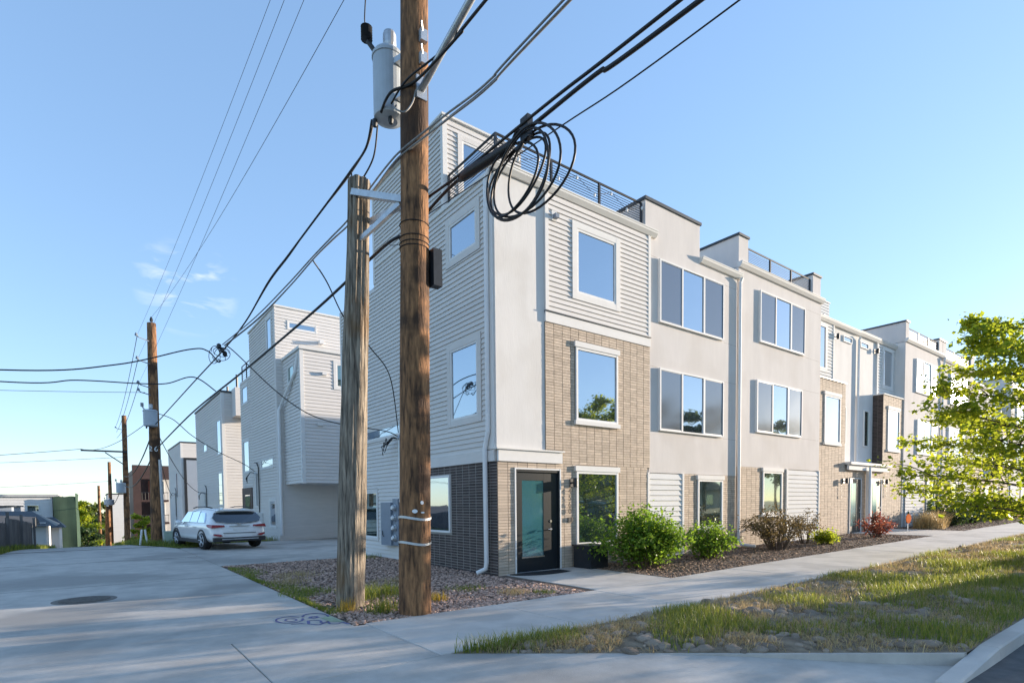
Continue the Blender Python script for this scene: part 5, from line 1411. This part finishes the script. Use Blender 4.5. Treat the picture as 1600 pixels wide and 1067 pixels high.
# ------------------------------------------------------------------ vegetation
def leaves(pts, size, rs, up=0.3, aspect=0.6, droop=0.0):
    n = len(pts)
    d = rs.normal(size=(n, 3)); d[:, 2] = d[:, 2]*0.6-droop
    d /= np.linalg.norm(d, axis=1)[:, None]
    q = rs.normal(size=(n, 3)); q[:, 2] += up*3
    s = np.cross(d, q); s /= (np.linalg.norm(s, axis=1)[:, None]+1e-9)
    nn = np.cross(d, s)
    L = size*(0.6+0.8*rs.random(n))[:, None]
    base = pts; tip = pts+d*L
    mid = pts+d*L*0.45+nn*L*0.12
    l = mid+s*L*aspect*0.5; r = mid-s*L*aspect*0.5
    V = np.stack([base, l, tip, r], 1).reshape(-1, 3)
    i = np.arange(n)*4
    F = np.stack([i, i+1, i+2, i, i+2, i+3], 1).reshape(-1, 3)
    return V, F

def grow(rs, base, h, spread, n_limb, z_first, lean=(0, 0), trunk_r=0.1, flat=0.5, sub=5, subl=0.5):
    """returns branch list [(pts, r0, r1)] and leaf anchor points"""
    br = []; anchors = []
    b = Vector(base); top = b+Vector((lean[0], lean[1], h*0.86))
    tp = [b.lerp(top, t)+Vector((0.05*math.sin(3*t+1), 0.05*math.cos(4*t), 0)) for t in [i/7 for i in range(8)]]
    br.append((tp, trunk_r, trunk_r*0.25))
    for i in range(n_limb):
        t = z_first+(1-z_first)*(i+rs.random()*0.8)/n_limb
        p = b.lerp(top, t)
        az = i*2.4+rs.random()*0.7
        L = spread*(1.0-0.62*((t-z_first)/(1-z_first))**1.3)*(0.75+0.4*rs.random())
        rise = flat*(0.25+0.9*t)
        pts = [p]
        for k in range(1, 6):
            u = k/5
            pts.append(p+Vector((math.cos(az+0.25*u*(rs.random()-0.5))*L*u, math.sin(az+0.25*u*(rs.random()-0.5))*L*u, L*rise*u*(1-0.35*u)+0.06*(rs.random()-0.5))))
        br.append((pts, trunk_r*(0.45-0.25*t), 0.008))
        for j in range(sub):
            u = 0.25+0.75*(j+rs.random())/sub
            kk = min(4, int(u*5)); q = pts[kk].lerp(pts[kk+1], u*5-kk)
            a2 = az+(1 if j % 2 else -1)*(0.5+0.6*rs.random())
            l2 = L*subl*(0.5+0.6*rs.random())*(1.15-0.5*u)
            e = q+Vector((math.cos(a2)*l2, math.sin(a2)*l2, l2*(0.1+0.35*rs.random())))
            md = q.lerp(e, 0.5)+Vector((0, 0, 0.08*l2))
            br.append(([q, md, e], trunk_r*0.1+0.004, 0.004))
            for w in (0.35, 0.6, 0.8, 1.0): anchors.append((q.lerp(e, w), l2))
        for w in (0.5, 0.7, 0.85, 1.0):
            kk = min(4, int(w*5-0.001)); anchors.append((pts[kk].lerp(pts[kk+1], w*5-kk), L*0.4))
    for w in (0.8, 0.9, 1.0): anchors.append((b.lerp(top, w), spread*0.3))
    return br, anchors

def tree(name, base, h, spread, label, nleaf, leaf, mat, seed, n_limb=14, z_first=0.22, trunk_r=0.1, flat=0.5, sig=0.16, sub=5, subl=0.5, lean=(0, 0), group=None, squash=0.5):
    rs = np.random.default_rng(seed)
    T = empty(name, base, label, 'tree', group)
    br, an = grow(rs, base, h, spread, n_limb, z_first, lean, trunk_r, flat, sub, subl)
    m = MB(); m.tube(br[0][0], [br[0][1]+(br[0][2]-br[0][1])*i/7 for i in range(8)], 10)
    tr = m.build('trunk', 'bark', T, True)
    m = MB()
    for (pts, r0, r1) in br[1:]:
        k = len(pts); m.tube(pts, [r0+(r1-r0)*i/(k-1) for i in range(k)], 5)
    m.build('limbs', 'bark', T, True, kind='stuff')
    A_ = np.array([tuple(a[0]) for a in an]); S_ = np.array([a[1] for a in an])
    idx = rs.integers(0, len(A_), nleaf)
    off = rs.normal(size=(nleaf, 3))*sig*(0.5+S_[idx])[:, None]
    off[:, 2] *= squash
    V, F = leaves(A_[idx]+off, leaf, rs, 0.5, 0.75, 0.15)
    mkobj('crown', npmesh('crown', V, F), mat, T, kind='stuff')
    return T
tree('maple_tree', (9.9, -7.45, gz(9.9, -7)), 6.1, 3.5, 'young maple with bright backlit yellow-green leaves on the parkway', 25000, 0.104, 'leaf_tree', 11, 34, 0.15, 0.09, 0.5, 0.115, 8, 0.45, squash=0.62)
# trees over the road, mirrored in the front windows
for i, (x, y, h, s) in enumerate(((22, -25, 9, 4.2), (33, -23, 11, 4.8), (45, -25, 12, 5), (58, -24, 11, 5), (12, -27, 8, 4))):
    tree('street_tree', (x, y, gz(x, y)-0.02), h, s, 'leafy tree across the road, mirrored in the stucco house windows', 3600, 0.42, 'leaf_far', 40+i, 14, 0.25, 0.2, 0.6, 0.22, 4, 0.5, group='trees across the road')
# houses across the road, seen only as reflections
for i, (x0, w, hh, mt_) in enumerate(((14, 9, 5.2, 'siding_b'), (30, 10, 5.6, 'brick'), (48, 10, 5.0, 'stucco2'))):
    Hh = empty('bungalow', (x0, -32, gz(x0, -30)), ('blue sided', 'tan brick', 'plain stucco')[i]+' bungalow across the road, mirrored in the ground-floor windows', 'house')
    m = MB(); m.box(x0, x0+w, -40, -31, gz(x0, -30)-0.3, hh*0.62); m.build('wall', mt_, Hh)
    m = MB(); m.add([(x0-0.5, -30.4, hh*0.6), (x0+w+0.5, -30.4, hh*0.6), (x0+w+0.5, -40.6, hh*0.6), (x0-0.5, -40.6, hh*0.6), (x0-0.5, -35.5, hh*1.15), (x0+w+0.5, -35.5, hh*1.15)], [(0, 1, 5, 4), (2, 3, 4, 5), (0, 4, 3), (1, 2, 5), (0, 3, 2, 1)]); m.build('roof', 'asphalt', Hh)
    for k in (0.2, 0.65): window(Hh, Fr('y', -31, 1), x0+w*k, x0+w*k+1.6, 1.0, 2.5, panes=[(0, 1, 'glassdk')])

# hillside trees at the end of the alley
for i in range(13):
    x = -62+i*5.2+random.uniform(-1.5, 1.5); y = 150+random.uniform(-12, 25)
    tree('hill_tree', (x, y, -9.2), random.uniform(10.5, 13.2), 4.6, 'dark green tree on the hillside behind the warehouse roofs', 1500, 1.0, 'leaf_far', 70+i, 9, 0.3, 0.25, 0.6, 0.3, 3, 0.5, group='hillside trees')
tree('willow_tree', (-9.0, 112, -6.4), 9.5, 4.0, 'sunlit yellow-green tree filling the gap beside the green netting', 3800, 0.5, 'leaf_tree', 91, 14, 0.1, 0.2, 0.6, 0.25, 4, 0.5)
tree('alley_tree', (-7.3, 92, -5.2), 4.2, 2.2, 'low dark shrubby tree at the foot of the netting', 1800, 0.35, 'leaf_dk', 92, 10, 0.1, 0.1, 0.6, 0.25, 4, 0.5)
tree('alley_tree', (-2.5, 62, -3.2), 4.2, 1.5, 'small lime green tree between the far poles', 1500, 0.25, 'leaf_tree', 93, 10, 0.15, 0.08, 0.6, 0.25, 4, 0.5)

def shrub(name, c, rx, ry, h, n, leaf, mat, label, seed, stems=26, up=0.4, sparse=0.16, aspect=0.6, arch=0.25, lean=(0, 0)):
    rs = np.random.default_rng(seed)
    S = empty(name, (c[0], c[1], gz(c[0], c[1])), label, 'shrub')
    z0 = gz(c[0], c[1]); m = MB(); an = []
    for i in range(stems):
        a = rs.random()*6.283; q = math.sqrt(rs.random())
        e = Vector((c[0]+rx*q*math.cos(a)+lean[0]*rs.random(), c[1]+ry*q*math.sin(a)+lean[1]*rs.random(), z0+h*(1.02-0.55*q*q)*(0.72+0.36*rs.random())))
        b = Vector((c[0]+0.18*rx*math.cos(a), c[1]+0.18*ry*math.sin(a), z0-0.02))
        md = b.lerp(e, 0.5)+Vector((0, 0, arch*h*0.5))
        pts = [b, b.lerp(md, 0.5)+Vector((0, 0, 0.04)), md, md.lerp(e, 0.5)+Vector((0, 0, 0.03)), e]
        m.tube(pts, [0.014, 0.011, 0.009, 0.006, 0.003], 4)
        for w in np.linspace(0.25, 1.0, 9):
            k = min(3, int(w*4-1e-6)); an.append(tuple(pts[k].lerp(pts[k+1], w*4-k)))
    m.build('stems', 'bark', S, kind='stuff')
    A_ = np.array(an); idx = rs.integers(0, len(A_), n)
    P = A_[idx]+rs.normal(size=(n, 3))*sparse*np.array([1, 1, 0.8])
    P[:, 2] = np.maximum(P[:, 2], z0+0.02)
    P[:, 1] = np.minimum(P[:, 1], -0.13)
    V, F = leaves(P, leaf, rs, up, aspect)
    V[:, 1] = np.minimum(V[:, 1], -0.09)
    mkobj('foliage', npmesh('foliage', V, F), mat, S, kind='stuff')
    return S
shrub('green_shrub', (3.35, -1.45), 1.55, 0.95, 1.38, 9000, 0.085, 'leaf_bush', 'full bright green shrub under the ground-floor window of the corner house', 1, 60, sparse=0.13)
shrub('green_shrub', (6.15, -1.25), 0.75, 0.7, 0.95, 3000, 0.085, 'leaf_bush', 'smaller green shrub before the white siding panel', 2, 26, sparse=0.12)
shrub('brown_shrub', (9.6, -1.35), 1.9, 0.95, 1.25, 3900, 0.065, 'leaf_pur', 'spreading olive-brown shrub with open arching branches at the white downspout', 3, 46, sparse=0.085, arch=0.5)
shrub('brown_shrub', (12.3, -0.9), 0.9, 0.5, 1.1, 900, 0.065, 'leaf_pur', 'wispy olive-brown branches reaching over the brick bay', 4, 12, sparse=0.06, arch=0.6)
shrub('lime_shrub', (12.4, -1.5), 0.5, 0.4, 0.48, 1500, 0.07, 'leaf_tree', 'small lime green shrub at the edge of the olive-brown one', 5, 18, sparse=0.08)
shrub('red_shrub', (16.6, -1.5), 0.95, 0.6, 0.95, 620, 0.2, 'leaf_red', 'red-leaved spiky shrub in front of the paired doors', 6, 26, sparse=0.04, aspect=0.16, arch=0.15)
shrub('evergreen_shrub', (26.5, -1.2), 1.6, 0.9, 1.15, 3600, 0.11, 'leaf_dk', 'dark evergreen shrub right of the straw-coloured grass', 7, 34, sparse=0.16)
shrub('evergreen_shrub', (30.0, -1.3), 1.9, 0.9, 1.3, 4200, 0.12, 'leaf_dk', 'larger dark evergreen shrub below the maple', 8, 34, sparse=0.18)
shrub('evergreen_shrub', (33.6, -1.4), 1.5, 0.8, 1.0, 2600, 0.12, 'leaf_bush', 'green evergreen shrub at the end of the bed', 9, 30, sparse=0.18)
shrub('golden_shrub', (37.5, -1.4), 1.0, 0.7, 0.9, 1500, 0.12, 'leaf_gold', 'golden shrub past the evergreens', 10, 26, sparse=0.15)

# ---- grass
def blades(P, H, lean, w, rs):
    n = len(P); a = rs.random(n)*6.283; d = np.stack([np.cos(a), np.sin(a), np.zeros(n)], 1)
    s = np.stack([-np.sin(a), np.cos(a), np.zeros(n)], 1)*w*(0.6+0.8*rs.random(n))[:, None]
    l = (lean*(0.3+rs.random(n)))[:, None]; H = H[:, None]; Z = np.array([0, 0, 1.0])
    m1 = P+d*l*H*0.35+Z*H*0.55; t = P+d*l*H+Z*H*(1-0.3*l)
    V = np.stack([P-s, P+s, m1+s*0.7, m1-s*0.7, t], 1).reshape(-1, 3)
    i = np.arange(n)*5
    F = np.stack([i, i+1, i+2, i, i+2, i+3, i+3, i+2, i+4], 1).reshape(-1, 3)
    return V, F
def fbm(x, y, s, k=0.0): return np.array([mnoise.noise((a*s, b*s, k)) for a, b in zip(x, y)])
rs = np.random.default_rng(21)
N = 95000
x = -4.2+rs.random(N)**1.9*34; y = -8.27+rs.random(N)*3.36
ok = x > np.array([diag(b) for b in y])+0.05+0.4*rs.random(len(y))**2; x = x[ok]; y = y[ok]
g1 = fbm(x, y, 0.75, 3.0); 
dens = g1+0.42*np.clip((x-1.0)/3.0, -1, 1)*np.clip((-5.4-y)/1.2, -0.6, 1)-0.10*(x > 9)
pz = np.array([pkz(a, b) for a, b in zip(x, y)])-0.01
keep = dens > -0.10+0.34*rs.random(len(x))
P = np.stack([x, y, pz], 1)[keep]; H = (0.07+0.13*rs.random(keep.sum()))*(0.75+0.6*np.clip(dens[keep]+0.2, 0, 1))
V, F = blades(P, H, 0.55, 0.0042, rs)
mkobj('parkway_grass', npmesh('parkway_grass', V, F), 'grass', None, kind='stuff', label='green grass growing in the parkway strip', cat='grass')
kd = (dens < 0.4) & (rs.random(len(x)) < 0.9) & (fbm(x, y, 1.6, 9.0) > -0.2)
P = np.stack([x, y, pz], 1)[kd]; H = 0.05+0.10*rs.random(kd.sum())
V, F = blades(P, H, 1.2, 0.0036, rs)
mkobj('parkway_straw', npmesh('parkway_straw', V, F), 'grass_dry', None, kind='stuff', label='dry straw grass lying among the parkway stones', cat='grass')

def tuft(c, r, n, h, mat, label, lean=0.6, name='grass_tuft', w=0.004):
    P = np.zeros((n, 3)); a = rs.random(n)*6.283; q = r*rs.random(n)**0.8
    P[:, 0] = c[0]+q*np.cos(a); P[:, 1] = c[1]+q*np.sin(a); P[:, 2] = gzn(P[:, 0], P[:, 1])-0.01
    V, F = blades(P, h*(0.5+0.6*rs.random(n)), lean, w, rs)
    return mkobj(name, npmesh(name, V, F), mat, None, label=label, cat='grass', kind='stuff')
tuft((-3.74, -2.25), 0.26, 260, 0.28, 'grass', 'dark green grass tuft between the two pole feet')
tuft((-4.12, -1.85), 0.13, 90, 0.26, 'leaf_gold', 'weed with backlight painted in as gold at the foot of the stub pole')  # gold blades: the low sun's backlight is put into their colour
tuft((-3.55, -0.9), 0.36, 420, 0.30, 'grass', 'tall green grass tuft behind the stub pole')
tuft((-3.0, -0.8), 0.42, 420, 0.26, 'grass', 'loose green grass tuft behind the brown pole')
tuft((-4.05, 0.3), 0.5, 420, 0.14, 'grass', 'low grass patch on the alley edge of the gravel')
tuft((-2.6, -1.9), 0.2, 160, 0.2, 'leaf_gold', 'weed tuft in painted-on sunlit yellow right of the brown pole')  # yellow of the sunlight painted into the blade colour
tuft((-1.2, -2.2), 0.32, 200, 0.15, 'grass_dry', 'straw-coloured tuft in the gravel near the pavement')
tuft((-0.75, -2.5), 0.22, 160, 0.1, 'grass', 'low green weed at the pavement edge')
tuft((-3.4, 3.0), 0.55, 320, 0.13, 'grass_dry', 'dry grass patch in the middle of the gravel bed')
tuft((-2.2, 0.6), 0.5, 260, 0.13, 'grass_dry', 'dry weeds in the gravel behind the brown pole')
tuft((-3.9, 1.9), 0.45, 300, 0.16, 'grass_dry', 'straw weeds along the gravel edge of the alley')
tuft((-1.6, -1.2), 0.4, 220, 0.12, 'grass', 'thin green weeds before the dark brick base')
tuft((-0.6, 6.0), 0.5, 220, 0.2, 'grass', 'weeds against the base of the grey siding')
tuft((23.2, -1.3), 0.6, 700, 0.9, 'grass_dry', 'straw-coloured ornamental grass clump beside the evergreens', 0.7, 'ornamental_grass', 0.008)
tuft((24.4, -1.2), 0.5, 600, 0.95, 'grass_dry', 'second ornamental grass clump touching the evergreens', 0.7, 'ornamental_grass', 0.008)
N = 3200
y = 5.6-rs.random(N)*7.6; x = -4.4+np.abs(rs.normal(size=N))*0.16*(1+0.8*np.sin(y*1.7))
x = np.minimum(x, -3.6); P = np.stack([x, y, np.full(N, -0.01)], 1)
V, F = blades(P, 0.05+0.06*rs.random(N), 0.7, 0.004, rs)
mkobj('edge_grass', npmesh('edge_grass', V, F), 'grass', None, kind='stuff', label='thin grass fringe along the alley edge of the gravel', cat='grass')
strip('verge_patch', rng_list((14.9, 17.36, 0.4)), AR, lambda y: -3.2, 'dirt', 0.004, nx=4, kind='structure')
N = 26000
y = 15.0+rs.random(N)**1.3*34; x = np.array([AR(b) for b in y])+rs.random(N)**1.5*5.0
ok = (y > 17.4) | (x < -3.25); x = x[ok]; y = y[ok]
P = np.stack([x, y, gzn(x, y)-0.02], 1)
V, F = blades(P, (0.12+0.28*rs.random(len(x)))*np.clip((y-14.6)/2.5, 0.3, 1), 0.6, 0.011, rs)
mkobj('verge_grass', npmesh('verge_grass', V, F), 'grass', None, kind='stuff', label='rough green grass on the verge around the alley pole', cat='grass')
N = 9000
y = 14+rs.random(N)*24; x = np.array([AL(b) for b in y])-rs.random(N)*1.6+0.05
P = np.stack([x, y, gzn(x, y)-0.02], 1)
V, F = blades(P, 0.12+0.25*rs.random(N), 0.6, 0.011, rs)
mkobj('fence_grass', npmesh('fence_grass', V, F), 'grass', None, kind='stuff', label='rough grass at the foot of the plank fence', cat='grass')

# ---- gravel and cobbles
OCT_V = np.array([(1, 0, 0), (-1, 0, 0), (0, 1, 0), (0, -1, 0), (0, 0, 1), (0, 0, -1)], float)
OCT_F = np.array([(0, 2, 4), (2, 1, 4), (1, 3, 4), (3, 0, 4), (2, 0, 5), (1, 2, 5), (3, 1, 5), (0, 3, 5)])
def scatter(P, size, rs, flat=0.5):
    n = len(P)
    S = size[:, None]*np.stack([0.7+0.6*rs.random(n), 0.5+0.5*rs.random(n), flat*(0.6+0.6*rs.random(n))], 1)
    V = OCT_V[None]*S[:, None, :]*(0.8+0.4*rs.random((n, 6, 1)))
    a = rs.random(n)*6.283; t = rs.normal(size=n)*0.35
    c, s = np.cos(a), np.sin(a); ct, st = np.cos(t), np.sin(t)
    x = V[:, :, 0]; y = V[:, :, 1]; z = V[:, :, 2]
    y2 = y*ct[:, None]-z*st[:, None]; z2 = y*st[:, None]+z*ct[:, None]
    X = x*c[:, None]-y2*s[:, None]; Y = x*s[:, None]+y2*c[:, None]
    W = np.stack([X, Y, z2], 2)+P[:, None, :]
    F = (OCT_F[None]+(np.arange(n)*6)[:, None, None]).reshape(-1, 3)
    return W.reshape(-1, 3), F
N = 14000
u = rs.random(N); x = -4.38+u*4.3; y = -2.84+rs.random(N)**1.35*9.3
P = np.stack([x, y, np.full(N, 0.0)], 1)
V, F = scatter(P, 0.02+0.036*rs.random(N), rs, 0.4)
mkobj('gravel', npmesh('gravel', V, F), 'gravel', None, kind='stuff', label='pinkish brown crushed gravel in the corner bed', cat='gravel')
N = 3000
x = 0.02+rs.random(N)*0.0+rs.random(N)*0.16; y = -2.84+rs.random(N)*2.7
N = 9000
x = 2.4+rs.random(N)**1.8*40; y = -2.84+rs.random(N)*2.75
ok = ~((x > 18.2) & (x < 22.1)); x = x[ok]; y = y[ok]
V, F = scatter(np.stack([x, y, gzn(x, y)], 1), 0.018+0.03*rs.random(len(x)), rs, 0.35)
mkobj('mulch', npmesh('mulch', V, F), M('mulch', (0.27, 0.185, 0.13), 0.95, 0.3, 9, rnd=0.5), None, kind='stuff', label='brown bark mulch in the front beds', cat='mulch')

# cobbles in the parkway: the largest 300 are single stones
shapes = []
for k in range(6):
    bm = bmesh.new(); bmesh.ops.create_icosphere(bm, subdivisions=2, radius=1.0)
    for v in bm.verts:
        q = mnoise.noise(v.co*1.1+Vector((k*7.3, 0, 0)))
        v.co *= 1+0.32*q
    bmesh.ops.decimate if False else None
    me = bpy.data.meshes.new('stone'); bm.to_mesh(me); bm.free()
    me.materials.append(MT['stone']); me.polygons.foreach_set('use_smooth', [True]*len(me.polygons)); shapes.append(me)
st = []
for i in range(2600):
    x = -4.0+random.random()**1.9*24; y = -8.2+random.random()*3.25
    if x < diag(y)+0.12: continue
    if mnoise.noise((x*0.75, y*0.75, 3.0))+0.35*max(-1, min(1, (x-1)/3))*max(-0.6, min(1, (-5.4-y)/1.2)) > 0.24: continue
    s_ = random.choice((0.025, 0.035, 0.04, 0.05, 0.065, 0.09))*random.uniform(0.8, 1.25)
    d_ = (Vector((x, y, 0))-CAM).length
    st.append((s_/d_, x, y, s_))
st.sort(reverse=True)
ps = MB(); rest_P = []; rest_S = []
for i, (_, x, y, s_) in enumerate(st):
    z = pkz(x, y)
    if i < 290:
        o = mkobj('stone', shapes[i % 6], None, pk, loc=(x, y, z+s_*0.02))
        o.scale = (s_*random.uniform(0.9, 1.4), s_*random.uniform(0.7, 1.0), s_*random.uniform(0.45, 0.7)); o.rotation_euler = (random.uniform(-.2, .2), random.uniform(-.2, .2), random.uniform(0, 6.28))
    else:
        rest_P.append((x, y, z+s_*0.1)); rest_S.append(s_*1.1)
V, F = scatter(np.array(rest_P), np.array(rest_S), rs, 0.55)
mkobj('pebbles', npmesh('pebbles', V, F), 'stone', pk, kind='stuff')

# ------------------------------------------------------------------ small things by the doors
m = MB(); m.box(2.20, 2.78, -0.72, -0.14, 0.0, 0.55)
PL = empty('planter', (2.5, -0.43, 0), 'black square planter box beside the black front door', 'planter')
m.build('box', 'black', PL)
m = MB(); m.box(2.17, 2.81, -0.75, -0.11, 0.55, 0.585); m.build('rim', 'black', PL)
m = MB(); ring = [(1.15+0.92*math.cos(a), -0.16-0.55*math.sin(a)) for a in [math.pi*i/24 for i in range(25)]]
m.prism(ring, 0.008, 0.026); m.build('doormat', 'rubber', None, label='black half-round doormat at the black front door', cat='doormat')
SG = empty('yard_sign', (20.6, -1.3, gz(20, -1)), 'orange pumpkin-shaped sign on a stake near the paired doors', 'sign')
m = MB(); n = 20; zc = gz(20, -1)+0.55
rim = [(20.6+0.29*math.cos(2*math.pi*k/n)*(1+0.05*math.cos(10*math.pi*k/n)), zc+0.2*math.sin(2*math.pi*k/n)) for k in range(n)]
m.add([(x, -1.335, z) for x, z in rim]+[(x, -1.31, z) for x, z in rim], [tuple(range(n)), tuple(range(2*n-1, n-1, -1))]+[(k, n+k, n+(k+1) % n, (k+1) % n) for k in range(n)])
m.build('board', 'orange', SG)
m = MB(); m.box(20.585, 20.615, -1.31, -1.29, gz(20, -1)-0.05, gz(20, -1)+0.4); m.build('stake', 'white', SG)
m = MB(); m.tube([(20.6, -1.31, gz(20, -1)+0.74), (20.64, -1.31, gz(20, -1)+0.84)], 0.03, 6); m.build('stalk', 'leaf_dk', SG)
